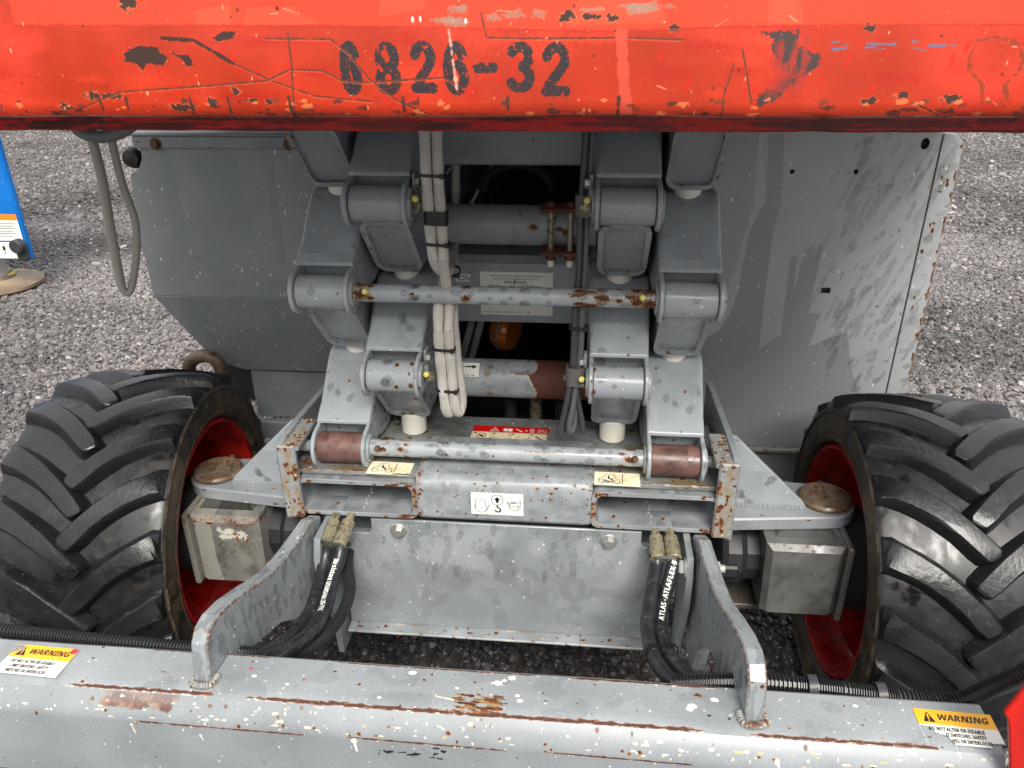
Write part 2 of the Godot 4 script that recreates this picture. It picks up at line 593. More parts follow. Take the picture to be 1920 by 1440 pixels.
	var cs := skin(256, 256, 111, Color(0.73, 0.71, 0.68), 0.10, 0.06, 0.5)
	flecks(cs, 60, 59, Color(0.45, 0.43, 0.40), 1.0, 4.0, 2.0)
	M.cable_white = tiled(skinned(cs), 0.12)
	M.cable_grey = mat(Color(0.20, 0.195, 0.185), 0.5)
	M.cable_dark = mat(Color(0.045, 0.047, 0.05), 0.4)
	var hs := skin(512, 512, 121, Color(0.15, 0.155, 0.17), 0.15, 0.2, 0.30)
	flecks(hs, 110, 69, Color(0.62, 0.62, 0.62), 1.0, 5.0, 1.0)
	for i in 60:
		spot(hs, g.randf() * 512, g.randf() * 512, g.randf_range(20, 60), g.randf_range(12, 34), Color(0.34, 0.345, 0.35), 0.35, 0.9, 0.45, 0.8)
	M.hose = tiled(skinned(hs), 0.14)
	M.corrugated = mat(Color(0.02, 0.021, 0.024), 0.28)
	var ft := skin(256, 256, 131, Color(0.58, 0.55, 0.46), 0.10, 0.06, 0.34, {"at": 0.62, "dark": 0.7, "soft": 0.2, "freq": 0.03})
	M.fitting = tiled(skinned(ft), 0.1)
	M.fitting.metallic = 0.35

# ------------------------------------------------------------------ ground
func ground() -> void:
	var n := 1024
	var a := noise_bytes(n, n, 201, 0.05, 3)
	var b := noise_bytes(n, n, 202, 0.006, 3)
	var px := PackedByteArray(); px.resize(n * n * 3)
	for i in n * n:
		var k := 0.5 + 0.7 * a[i] / 255.0 + (b[i] - 128) / 500.0
		px[i * 3] = clampi(int(72 * k), 0, 255)
		px[i * 3 + 1] = clampi(int(67 * k), 0, 255)
		px[i * 3 + 2] = clampi(int(65 * k), 0, 255)
	var m := StandardMaterial3D.new()
	m.albedo_texture = tex(Image.create_from_data(n, n, false, Image.FORMAT_RGB8, px))
	m.roughness = 0.55
	tiled(m, 1.3)
	var s := Soup.new()
	s.quad(Vector3(-250, 0, 250), Vector3(250, 0, 250), Vector3(250, 0, -250), Vector3(-250, 0, -250))
	var o := MeshInstance3D.new()
	o.name = "ground"
	o.mesh = s.mesh()
	o.material_override = m
	o.set_meta("kind", "structure")
	o.set_meta("label", "wet grey crushed stone yard")
	add_child(o)
	var g := RandomNumberGenerator.new()
	g.seed = 4
	var sm := mat(Color.WHITE, 0.42)
	sm.vertex_color_use_as_albedo = true
	var patch := FastNoiseLite.new()
	patch.seed = 6
	patch.frequency = 0.35
	for v in 3:
		var mm := MultiMesh.new()
		mm.transform_format = MultiMesh.TRANSFORM_3D
		mm.use_colors = true
		mm.mesh = stone(g)
		var tr := []
		var near := 100000
		for i in near + 66000:
			var p := Vector3(g.randf_range(-5.0, 4.2), 0, g.randf_range(-3.9, 0.62))
			var sz := g.randf_range(0.0038, 0.0100)
			if i >= near:
				p = Vector3(g.randf_range(-11.5, 9.0), 0, -3.7 - 9.5 * pow(g.randf(), 1.5))
				sz = g.randf_range(0.006, 0.0145)
			elif absf(p.x) < 0.8 and p.z < -0.95:
				continue
			if g.randf() < 0.03:
				sz *= 1.8
			var bs := Basis.from_euler(Vector3(g.randf_range(-0.6, 0.6), g.randf() * TAU, g.randf_range(-0.6, 0.6))).scaled_local(Vector3(sz * g.randf_range(0.9, 1.6), sz * g.randf_range(0.6, 1.0), sz))
			tr.push_back(Transform3D(bs, p + Vector3(0, sz * g.randf_range(0.0, 0.5), 0)))
		mm.instance_count = tr.size()
		for i in tr.size():
			mm.set_instance_transform(i, tr[i])
			var at: Vector3 = tr[i].origin
			var damp := clampf(0.95 + 1.1 * patch.get_noise_2d(at.x, at.z * 1.8), 0.45, 1.35)
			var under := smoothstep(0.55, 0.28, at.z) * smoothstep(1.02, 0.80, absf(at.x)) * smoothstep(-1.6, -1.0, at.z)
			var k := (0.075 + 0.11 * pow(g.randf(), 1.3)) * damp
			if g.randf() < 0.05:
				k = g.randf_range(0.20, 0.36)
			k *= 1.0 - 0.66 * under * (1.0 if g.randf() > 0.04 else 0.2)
			var w := g.randf_range(-0.06, 0.10)
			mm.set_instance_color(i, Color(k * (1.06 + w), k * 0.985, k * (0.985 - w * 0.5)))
		var mi := MultiMeshInstance3D.new()
		mi.name = "gravel"
		mi.multimesh = mm
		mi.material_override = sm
		mi.set_meta("kind", "stuff")
		mi.set_meta("label", "loose wet grey crushed stone covering the yard")
		mi.set_meta("category", "gravel")
		mi.set_meta("group", "loose gravel of the yard")
		add_child(mi, true)

func stone(g: RandomNumberGenerator) -> ArrayMesh:
	var s := Soup.new()
	var rs := []
	for k in 4:
		var r := PackedVector3Array()
		var lat := [-1.1, -0.35, 0.4, 1.05][k] as float
		for j in 6:
			var a := TAU * (j + 0.5 * (k % 2)) / 6 + g.randf_range(-0.25, 0.25)
			var q := g.randf_range(0.75, 1.2)
			r.push_back(Vector3(cos(a) * cos(lat) * q, sin(lat) * g.randf_range(0.85, 1.05), sin(a) * cos(lat) * q))
		rs.push_back(r)
	s.loft(rs)
	return s.mesh(20.0)

# ------------------------------------------------------------------ platform edge
func platform() -> void:
	var W := 2048
	var H := 256
	var s := skin(W, H, 301, Color(0.715, 0.190, 0.072), 0.10, 0.03, 0.28)
	var bp := func(x: float, y: float) -> Vector2:            # millimetres on the beam -> texture
		return Vector2((x + 550.0) / 1150.0 * W, (1345.0 - y) / 144.0 * H)
	var L := func(a: Array) -> PackedVector2Array:
		var r := PackedVector2Array()
		for i in range(0, a.size(), 2):
			r.push_back(bp.call(a[i], a[i + 1]))
		return r
	var g := RandomNumberGenerator.new()
	g.seed = 12
	# sheen painted as a lighter band over the old tape line, paler patches
	polyfill(s, L.call([-420, 1346, -420, 1310, -109, 1307, 157, 1300, 260, 1303, 560, 1303, 560, 1346]), Color(0.84, 0.29, 0.17), 0.6, 2.0)
	for a in [[-238, 1320, -203, 1326, -203, 1308, -237, 1309], [-188, 1322, -144, 1323, -118, 1308, -193, 1307], [285, 1323, 312, 1322, 317, 1303, 287, 1304], [-60, 1330, -20, 1332, -18, 1318, -62, 1314], [120, 1326, 190, 1330, 200, 1306, 110, 1304]]:
		polyfill(s, L.call(a), Color(0.87, 0.33, 0.22), 0.55, 1.5)
	for i in 44:
		var p: Vector2 = bp.call(g.randf_range(-520, 560), g.randf_range(1240, 1300))
		spot(s, p.x, p.y, g.randf_range(20, 90), g.randf_range(8, 26), Color(0.86, 0.25, 0.14) if i % 2 else Color(0.68, 0.10, 0.05), 0.45, 0.9, -1.0, 0.7)
	for q in [[430, 560, 1235, 1330], [-540, -420, 1225, 1330]]:   # pink sheen painted over the ends
		for i in 30:
			var p: Vector2 = bp.call(g.randf_range(q[0], q[1]), g.randf_range(q[2], q[3]))
			spot(s, p.x, p.y, g.randf_range(30, 80), g.randf_range(14, 36), Color(0.86, 0.25, 0.18), 0.28, 0.9, -1.0, 0.7)
	for i in 22:                                                # pale scuffs
		var p: Vector2 = bp.call(g.randf_range(-540, 560), g.randf_range(1236, 1340))
		stroke(s, [p, p + Vector2(g.randf_range(-16, 26), g.randf_range(-14, 14))], 1.6, Color(0.95, 0.58, 0.48), 0.6, 0.8, -1.0, 0.3)
	for i in 60:                                                # slanted rubbed marks
		var p: Vector2 = bp.call(g.randf_range(-350, 480), g.randf_range(1240, 1292))
		stroke(s, [p, p + Vector2(-5, 14) * g.randf_range(0.5, 1.3)], g.randf_range(3, 6), Color(0.80, 0.14, 0.06), 0.35, 0.8)
	for i in 16:                                                # grey primer showing
		var p: Vector2 = bp.call(g.randf_range(-20, 210), g.randf_range(1306, 1322))
		spot(s, p.x, p.y, g.randf_range(6, 26), g.randf_range(3, 8), Color(0.62, 0.50, 0.44), 0.6, 1.3, 0.6)
	# the stencilled number
	stencil(s, bp)
	# paint knocked off
	var brown := Color(0.19, 0.10, 0.085)
	for a in [[-314, 1285, -298, 1291, -279, 1289, -279, 1284, -271, 1280, -279, 1273, -292, 1275, -300, 1269, -304, 1275, -316, 1277], [-268, 1284, -250, 1282, -247, 1272, -254, 1273, -259, 1279], [-226, 1297, -210, 1303, -200, 1302, -204, 1296, -218, 1294]]:
		polyfill(s, L.call(a), Color(0.97, 0.52, 0.36), 0.9, 4.0)
		polyfill(s, L.call(a), brown, 0.97, 2.6, 0.8)
	polyfill(s, L.call([295, 1298, 305, 1299, 311, 1296, 315, 1301, 314, 1286, 337, 1278, 335, 1270, 322, 1258, 309, 1249, 301, 1239, 287, 1235, 285, 1243, 300, 1253, 306, 1262, 298, 1275, 292, 1283, 293, 1292, 279, 1297]), Color(0.23, 0.19, 0.185), 0.93, 3.5, 0.7)
	for i in 26:
		var p: Vector2 = bp.call(g.randf_range(295, 325), g.randf_range(1248, 1292))
		spot(s, p.x, p.y, g.randf_range(3, 9), g.randf_range(8, 26), Color(0.68, 0.17, 0.11), 0.5, 1.0, 0.5)
	for a in [[-358, 1246, 16, 8], [-338, 1245, 24, 6], [-390, 1236, 16, 7], [-268, 1235, 26, 7], [-236, 1240, 9, 9], [-209, 1250, 10, 7], [-302, 1328, 18, 14], [-232, 1222, 20, 6], [205, 1301, 12, 6], [110, 1312, 14, 9], [130, 1311, 20, 5], [150, 1310, 10, 6], [375, 1300, 10, 7], [-178, 1240, 8, 5], [-195, 1241, 14, 4], [385, 1240, 14, 6], [412, 1245, 14, 5], [455, 1241, 18, 9], [60, 1330, 26, 6]]:
		var p: Vector2 = bp.call(a[0], a[1])
		spot(s, p.x, p.y, a[2], a[3], Color(0.95, 0.50, 0.30), 0.7, 1.1)
		spot(s, p.x, p.y, a[2] * 0.85, a[3] * 0.85, Color(0.21, 0.13, 0.10), 0.95, 1.5, 0.8)
	# scraped lines
	var scr := Color(0.40, 0.16, 0.09)
	for a in [[-274, 1297, -243, 1295, -207, 1274, -172, 1259, -131, 1245, -74, 1240], [-375, 1233, -329, 1249, -232, 1255, -177, 1259, -152, 1269, -121, 1268, -103, 1259, -83, 1257, -5, 1261, 7, 1256, 9, 1244], [-172, 1296, -110, 1295, -93, 1282, -77, 1261, -53, 1242, -12, 1224], [32, 1315, 37, 1295, 75, 1294, 162, 1294, 214, 1292], [267, 1284, 281, 1237], [261, 1271, 255, 1244, 256, 1223], [422, 1239, 438, 1232, 453, 1225], [-150, 1301, -150, 1269, -155, 1225]]:
		var q: PackedVector2Array = L.call(a)
		var off := PackedVector2Array()
		for p in q:
			off.push_back(p + Vector2(0, 2.5))
		stroke(s, off, 2.4, Color(0.88, 0.36, 0.20), 0.25, 0.6)
		stroke(s, q, 2.6, scr, 0.8, 0.8, 0.7, 0.2)
	stroke(s, L.call([-274, 1297, -243, 1295, -207, 1274]), 5.0, Color(0.22, 0.12, 0.09), 0.9, 0.8)
	stroke(s, L.call([-420, 1309, -109, 1306, 157, 1299, 260, 1302, 405, 1302, 560, 1301]), 2.0, Color(0.74, 0.16, 0.09), 0.7, 0.3)
	stroke(s, L.call([2, 1302, 8, 1249]), 5.0, Color(0.84, 0.62, 0.56), 0.42, 0.8, -1.0, 0.4)
	stroke(s, L.call([159, 1298, 164, 1253, 168, 1225]), 16.0, Color(0.80, 0.30, 0.22), 0.35, 0.5)
	for i in 14:
		var p: Vector2 = bp.call([345, 375, 412, 428][i % 4] + g.randf_range(-9, 12), 1286 + g.randf_range(-4, 3))
		stroke(s, [p, p + Vector2(g.randf_range(4, 26), g.randf_range(-3, 3))], g.randf_range(1.5, 3.5), Color(0.42, 0.42, 0.56), 0.7, 1.0, -1.0, 0.2)
	stroke(s, L.call([462, 1275, 465, 1289, 480, 1292, 499, 1287, 507, 1274, 505, 1263, 497, 1253, 503, 1240, 482, 1239, 478, 1253, 464, 1266, 462, 1275]), 3.0, Color(0.58, 0.22, 0.10), 0.8, 2.4, -1.0, 0.25)
	# rust creeping along the folded lower edge
	for i in 190:
		var p: Vector2 = bp.call(g.randf_range(-540, 580), 1222 + 20.0 * pow(g.randf(), 1.8))
		var r := g.randf_range(1.5, 6.5)
		spot(s, p.x, p.y, r * 1.8, r * 0.8, [Color(0.45, 0.17, 0.08), Color(0.24, 0.12, 0.09), Color(0.90, 0.50, 0.28)][i % 3], 0.75, 1.4, 0.75, 0.3)
	for i in 9:
		var p: Vector2 = bp.call(g.randf_range(-420, 160), 1244)
		stroke(s, [p, p + Vector2(g.randf_range(-3, 3), g.randf_range(14, 34))], 4.0, Color(0.30, 0.14, 0.08), 0.8, 0.9, 0.8)
	flecks(s, 190, 33, Color(0.95, 0.66, 0.55), 0.6, 2.0, 3.0)
	flecks(s, 120, 34, Color(0.35, 0.12, 0.08), 0.8, 4.0, 1.2)
	for p in [bp.call(18, 1309), bp.call(-31, 1311), bp.call(-24, 1311)]:
		spot(s, p.x, p.y, 2.5, 5, Color(0.95, 0.92, 0.90), 0.9, 0.4)
	M.beam = region(skinned(s), -0.55, 0.60, 1.201, 1.345, 0.30, 0.444)
	M.beam.normal_enabled = true
	M.beam.normal_texture = M.bump
	M.beam.normal_scale = 0.07
	M.beam.clearcoat_enabled = true
	M.beam.clearcoat = 0.25
	M.beam.clearcoat_roughness = 0.25
	var b := Soup.new()
	var prof := [[0.420, 1.470], [0.4205, 1.345], [0.4205, 1.310], [0.4215, 1.300], [0.4215, 1.270], [0.421, 1.239], [0.4195, 1.2315], [0.416, 1.2265], [0.410, 1.2240], [0.380, 1.2240], [0.378, 1.2280], [0.403, 1.232], [0.403, 1.470]]
	var nz := FastNoiseLite.new()
	nz.seed = 3
	nz.frequency = 3.0
	var rs := []
	for i in 97:
		var x := -0.96 + 0.02 * i
		var r := PackedVector3Array()
		for p in prof:
			var k := 1.0 if p[1] < 1.4 else 0.2
			r.push_back(Vector3(x, p[1] + 0.0022 * nz.get_noise_2d(x * 1.3, 9.0) * k, p[0] + 0.0030 * nz.get_noise_2d(x, p[1] * 1.5) * k))
		rs.push_back(r)
	b.loft(rs)
	var p := node("platform", null, "red platform over the scissor stack with scraped edge")
	put("edge_beam", b, M.beam, p, 32.0, "scraped red edge beam stencilled 6826-32")
	var lo := Soup.new()
	var lr := []
	for i in 65:
		var x := -0.86 + 0.0269 * i
		var r := PackedVector3Array()
		for q in [[0.270, 1.262], [0.280, 1.262], [0.280, 1.1955], [0.278, 1.1935], [0.270, 1.1935]]:
			r.push_back(Vector3(x, q[1] + (0.0016 * nz.get_noise_2d(x * 6.0, 50.0) if q[1] < 1.2 else 0.0), q[0]))
		lr.push_back(r)
	lo.loft(lr)
	put("lower_lip", lo, M.red_lip, p, 30.0)
	var d := Soup.new()
	d.box(Vector3(0, 1.262, -0.90), Vector3(1.70, 0.03, 2.59), 0.002)
	put("deck", d, M.grey, p)
	for x in [-0.60, -0.2, 0.2, 0.60]:
		var c := Soup.new()
		c.box(Vector3(x, 1.232, -1.0), Vector3(0.05, 0.028, 2.5), 0.002)
		put("deck_joist", c, M.grey, p)
	for sx in [-1.0, 1.0]:
		var c := Soup.new()
		c.box(Vector3(sx * 0.875, 1.33, -0.92), Vector3(0.03, 0.22, 2.62), 0.004)
		put("side_rail", c, M.red_paint, p)
	# grey cable looping down under the platform, its end going back up, and a coil
	var lc := Soup.new()
	lc.tube(curve([Vector3(-0.712, 1.25, -0.10), Vector3(-0.712, 1.147, -0.10), Vector3(-0.711, 1.06, -0.10), Vector3(-0.717, 0.983, -0.10), Vector3(-0.722, 0.90, -0.10), Vector3(-0.722, 0.862, -0.10), Vector3(-0.716, 0.851, -0.104), Vector3(-0.708, 0.868, -0.112), Vector3(-0.690, 0.925, -0.118), Vector3(-0.680, 0.985, -0.12), Vector3(-0.688, 1.05, -0.12), Vector3(-0.690, 1.147, -0.12), Vector3(-0.690, 1.25, -0.12)]), 0.0085, 10, func(t, _i): return 1.0 if t < 0.5 else 0.82)
	put("looped_cable", lc, M.cable_loop, null, 60.0, "grey cable hanging in a loop beside left cover panel")
	var co := Soup.new()
	co.tube(curve([Vector3(-0.715, 1.22, -0.06), Vector3(-0.71, 1.155, -0.06), Vector3(-0.68, 1.139, -0.06), Vector3(-0.64, 1.143, -0.06), Vector3(-0.60, 1.165, -0.06), Vector3(-0.57, 1.21, -0.06)]), 0.010, 10)
	put("coiled_cable", co, M.cable_coil, null, 60.0, "dark grey cable bend under the red edge")

func stencil(s: PaintSkin, bp: Callable) -> void:
	# each figure: box in millimetres, bars as capsules and arcs in a 0..1 box, gaps of the stencil
	var A := func(cx: float, cy: float, rx: float, ry: float, a0: float, a1: float) -> Array:
		var r := []
		for i in 15:
			var a := deg_to_rad(lerpf(a0, a1, i / 14.0))
			r.push_back(Vector2(cx + cos(a) * rx, cy - sin(a) * ry))
		return r
	var six := [A.call(0.5, 0.5, 0.36, 0.43, 60, 100) + A.call(0.5, 0.5, 0.36, 0.43, 100, 180), A.call(0.5, 0.5, 0.36, 0.43, 180, 262), A.call(0.5, 0.5, 0.36, 0.43, 82, 35), A.call(0.5, 0.68, 0.36, 0.25, -80, 75)]
	var eight := [A.call(0.5, 0.28, 0.33, 0.21, 105, 255), A.call(0.5, 0.28, 0.33, 0.21, 75, -75), A.call(0.5, 0.71, 0.37, 0.22, 105, 255), A.call(0.5, 0.71, 0.37, 0.22, 75, -75)]
	var two := [A.call(0.5, 0.30, 0.36, 0.24, 165, 105), A.call(0.5, 0.30, 0.36, 0.24, 80, -25) + [Vector2(0.62, 0.56), Vector2(0.40, 0.70), Vector2(0.25, 0.80)], [Vector2(0.12, 0.93), Vector2(0.90, 0.93)]]
	var three := [A.call(0.45, 0.28, 0.36, 0.21, 150, 110), A.call(0.45, 0.28, 0.36, 0.21, 80, -70), A.call(0.45, 0.71, 0.40, 0.22, 65, -75), A.call(0.45, 0.71, 0.40, 0.22, -110, -150)]
	var bar := [[Vector2(0.1, 0.5), Vector2(0.9, 0.5)]]
	var all := [[six, -101, 1292, -85, 1247], [eight, -68, 1291, -47, 1247], [two, -34, 1291, -13, 1249], [six, -3, 1291, 18, 1247], [bar, 26, 1277, 44, 1262], [three, 57, 1290, 80, 1249], [two, 89, 1289, 112, 1246]]
	for f in all:
		var a: Vector2 = bp.call(f[1], f[2])
		var b: Vector2 = bp.call(f[3], f[4])
		for bars in f[0]:
			var pts := []
			for q in bars:
				pts.push_back(Vector2(lerpf(a.x, b.x, q.x), lerpf(a.y, b.y, q.y)))
			for i in pts.size() - 1:
				var p0: Vector2 = pts[i]; var p1: Vector2 = pts[i + 1]
				var n := int(p0.distance_to(p1) / 1.5) + 1
				for j in n + 1:
					var c := p0.lerp(p1, float(j) / n)
					for y in range(int(c.y - 10), int(c.y + 11)):
						for x in range(int(c.x - 10), int(c.x + 11)):
							var d := Vector2(x - c.x, y - c.y).length() + ragged(x * 4.0, y * 4.0) * 2.0
							if d < 8.2 and ragged(x * 5.3 + 40, y * 5.3) > -0.25 and ragged(x * 1.1 + 140, y * 1.1) > -0.27:
								dab(s, x, y, Color(0.155, 0.125, 0.14), 0.85, 0.55)

# ------------------------------------------------------------------ side trays with the big cover panels
func cutter(r: float, p: Vector3, m: Material, wide := 1.0) -> CSGCylinder3D:
	var c := CSGCylinder3D.new()
	c.name = "hole"
	c.radius = r
	c.height = 0.05
	c.sides = 14
	c.operation = CSGShape3D.OPERATION_SUBTRACTION
	c.material = m
	c.transform = Transform3D(Basis(Vector3(1, 0, 0), Vector3(0, 0, 1), Vector3(0, -wide, 0)), p)
	return c

func trays() -> void:
	# left cover: wet-dark sheet, white spatter
	var s := skin(576, 576, 401, Color(0.545, 0.558, 0.562), 0.04, 0.02, 0.34)
	flecks(s, 520, 41, Color(0.88, 0.88, 0.86), 0.7, 2.7, 2.4)
	flecks(s, 60, 42, Color(0.25, 0.24, 0.23), 0.8, 3.0, 1.4)
	var g := RandomNumberGenerator.new()
	g.seed = 8
	for i in 14:
		var p := Vector2(g.randf_range(45, 300), g.randf_range(30, 375))
		stroke(s, [p, p + Vector2(g.randf_range(-6, 26), g.randf_range(60, 180))], g.randf_range(10, 40), Color(0.52, 0.55, 0.555), 0.10, 0.5)
	for i in 12:
		var p := Vector2(g.randf_range(75, 570), g.randf_range(260, 570))
		stroke(s, [p, p + Vector2(g.randf_range(-30, 40), g.randf_range(4, 30))], 1.6, Color(0.80, 0.80, 0.77), 0.8, 0.6, -1.0, 0.3)
	M.cover_l = region(skinned(s), -0.89, -0.25, 0.46, 1.10, -1.1, -0.46)
	M.cover_l.normal_enabled = true
	M.cover_l.normal_texture = M.bump
	M.cover_l.normal_scale = 0.05
	var L := node("left_tray", null, "left equipment tray behind scraped cover panel")
	var o := Soup.new()
	o.prism(PackedVector2Array([Vector2(-0.886, 1.0), Vector2(-0.894, 0.85), Vector2(-0.895, 0.716), Vector2(-0.27, 0.716), Vector2(-0.27, 1.058), Vector2(-0.848, 1.058), Vector2(-0.850, 1.035), Vector2(-0.862, 1.012)]), -0.476, -0.470, Transform3D.IDENTITY, 0.001)
	put("cover_panel", o, M.cover_l, L)
	o = Soup.new()
	var sl := Transform3D(Basis(Vector3(1, 0, 0), Vector3(0, 0.962, 0.275), Vector3(0, -0.275, 0.962)), Vector3(0, 0.7155, -0.473))
	o.prism(PackedVector2Array([Vector2(-0.895, 0), Vector2(-0.80, -0.20), Vector2(-0.73, -0.225), Vector2(-0.27, -0.225), Vector2(-0.27, 0)]), -0.003, 0.003, sl, 0.001)
	put("sloping_skirt", o, M.cover_l, L)
	o = Soup.new()
	o.box(Vector3(-0.56, 1.070, -0.469), Vector3(0.60, 0.026, 0.012), 0.002)
	put("top_lip", o, M.frame, L)
	o = Soup.new()
	o.box(Vector3(-0.57, 1.0865, -1.3), Vector3(0.60, 0.006, 1.68), 0.002)
	put("top_sheet", o, M.grey, L)
	o = Soup.new()
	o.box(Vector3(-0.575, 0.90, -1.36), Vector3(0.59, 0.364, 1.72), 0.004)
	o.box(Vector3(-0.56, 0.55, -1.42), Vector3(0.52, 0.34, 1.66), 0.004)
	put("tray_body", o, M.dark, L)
	o = Soup.new()
	o.box(Vector3(-0.49, 0.425, -0.545), Vector3(0.46, 0.13, 0.006), 0.001)
	put("lower_panel", o, M.grey, L)
	o = Soup.new()
	o.box(Vector3(-0.49, 0.33, -0.530), Vector3(0.46, 0.05, 0.02), 0.003)
	put("sill_rail", o, M.grey, L)
	for x in [-0.807, -0.507]:
		hexbolt(L, Vector3(x, 1.067, -0.463), Vector3(0, 0, 1), 0.009, M.rusty)
	o = Soup.new()
	o.lathe([[0.0001, 0.0], [0.020, 0.0], [0.024, 0.006], [0.018, 0.020], [0.0001, 0.024]], along("z", Vector3(-0.878, 1.034, -0.49)), 18)
	put("rubber_bumper", o, M.black, L)
	o = Soup.new()
	o.tube(curve([Vector3(-0.842, 0.50, -0.46), Vector3(-0.826, 0.550, -0.45), Vector3(-0.790, 0.572, -0.445), Vector3(-0.760, 0.566, -0.445), Vector3(-0.748, 0.53, -0.45), Vector3(-0.746, 0.46, -0.46)]), 0.0165, 12)
	put("rusty_pipe", o, M.brown, L, 60.0, "short rusty bent pipe behind the left tyre")

	# right cover: rain has run down it
	var w := 640
	var h := 800
	s = skin(w, h, 411, Color(0.625, 0.64, 0.645), 0.04, 0.02, 0.34)
	var bp := func(x: float, y: float) -> Vector2:
		return Vector2((x - 270.0) / 610.0 * w, (1097.0 - y) / 762.0 * h)
	var poly := PackedVector2Array()
	var pa := [490, 1091, 521, 1091, 534, 954, 525, 891, 527, 729, 529, 618, 573, 656, 568, 835, 582, 844, 587, 752, 595, 856, 632, 869, 627, 753, 625, 710, 653, 711, 637, 630, 715, 669, 739, 579, 771, 514, 776, 340, 270, 340, 270, 560, 434, 661, 457, 706, 467, 758, 476, 890, 500, 954]
	for i in range(0, pa.size(), 2):
		poly.push_back(bp.call(pa[i], pa[i + 1]))
	polyfill(s, poly, Color(0.535, 0.548, 0.552), 0.92, 1.8, 0.26)
	poly = PackedVector2Array()
	pa = [270, 1097, 470, 1097, 478, 960, 455, 800, 420, 690, 380, 620, 270, 580]
	for i in range(0, pa.size(), 2):
		poly.push_back(bp.call(pa[i], pa[i + 1]))
	polyfill(s, poly, Color(0.555, 0.568, 0.572), 0.8, 1.8, 0.28)
	for i in 210:
		var x := g.randf_range(610, 872)
		var y := g.randf_range(520, 1090)
		if x < 610 + (1090 - y) * 0.08 + 60 * g.randf() or g.randf() < (1.0 - smoothstep(600.0, 760.0, x + (y - 800) * 0.12)) * 0.5:
			continue
		var p: Vector2 = bp.call(x, y)
		var r := 3.0 + 8.0 * pow(g.randf(), 1.6)
		wetdrop(s, p.x, p.y, r, r * (0.8 + 4.2 * pow(g.randf(), 2.5)), g.randf_range(-0.55, -0.2), g.randf_range(0.84, 0.93), 0.8)
	for i in 22:
		var p: Vector2 = bp.call(g.randf_range(640, 860), g.randf_range(640, 1090))
		var len := g.randf_range(30, 120)
		for k in 5:
			wetdrop(s, p.x - len * 0.09 * k, p.y + len * 0.25 * k, 5.5, len * 0.2, -0.36, 0.93)
	flecks(s, 300, 43, Color(0.92, 0.92, 0.90), 0.6, 2.3, 2.8)
	flecks(s, 60, 44, Color(0.22, 0.2, 0.2), 0.8, 3.0, 1.2)
	for a in [[415, 1085, 390, 1030], [480, 1088, 476, 1060], [380, 600, 376, 560]]:
		stroke(s, [bp.call(a[0], a[1]), bp.call(a[2], a[3])], 1.8, Color(0.86, 0.86, 0.84), 0.8, 0.6, -1.0, 0.15)
	for i in 14:
		var p: Vector2 = bp.call(g.randf_range(835, 872), g.randf_range(560, 1080))
		rust(s, p.x, p.y, g.randf_range(2, 4), g.randf_range(3, 7), 0.6)
	for i in 70:
		var p: Vector2 = bp.call(869 + g.randf_range(-3, 5), g.randf_range(560, 1080))
		rust(s, p.x, p.y, g.randf_range(1.5, 3), g.randf_range(4, 12), 0.7)
	M.cover_r = region(skinned(s), 0.27, 0.88, 0.335, 1.097, -1.1, -0.46)
	M.cover_r.normal_enabled = true
	M.cover_r.normal_texture = M.bump
	M.cover_r.normal_scale = 0.05
	var R := node("right_tray", null, "right equipment tray behind rain-streaked cover panel")
	var cb := CSGBox3D.new()
	cb.name = "cover_panel"
	cb.size = Vector3(0.555, 0.726, 0.006)
	cb.position = Vector3(0.5475, 0.732, -0.473)
	cb.material = M.cover_r
	var lp := -cb.position
	for q in [[0.547, 1.016], [0.673, 1.017]]:
		cb.add_child(cutter(0.0048, Vector3(q[0], q[1], -0.473) + lp, M.cover_r), true)
	cb.add_child(cutter(0.0085, Vector3(0.796, 1.072, -0.473) + lp, M.cover_r, 1.35), true)
	var hb := CSGBox3D.new()
	hb.name = "slot"
	hb.size = Vector3(0.020, 0.013, 0.05)
	hb.position = Vector3(0.654, 0.763, -0.473) + lp
	hb.operation = CSGShape3D.OPERATION_SUBTRACTION
	hb.material = M.cover_r
	cb.add_child(hb, true)
	R.add_child(cb)
	o = Soup.new()
	o.prism(PackedVector2Array([Vector2(0.829, 0.42), Vector2(0.829, 1.092), Vector2(0.850, 1.090), Vector2(0.870, 1.074), Vector2(0.872, 0.42)]), -0.478, -0.472, Transform3D.IDENTITY, 0.0012)
	put("corner_strip", o, M.cover_r, R)
	o = Soup.new()
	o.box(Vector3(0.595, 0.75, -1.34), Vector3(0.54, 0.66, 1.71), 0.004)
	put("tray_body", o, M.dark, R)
	o = Soup.new()
	o.box(Vector3(0.57, 1.0865, -1.33), Vector3(0.58, 0.006, 1.70), 0.002)
	put("top_sheet", o, M.grey, R)
	o = Soup.new()
	o.box(Vector3(0.54, 0.362, -0.466), Vector3(0.50, 0.010, 0.018), 0.002)
	put("sill_rail", o, M.edge, R)
	o = Soup.new()
	o.box(Vector3(0.54, 0.31, -0.485), Vector3(0.50, 0.09, 0.006), 0.001)
	put("lower_panel", o, M.grey, R)

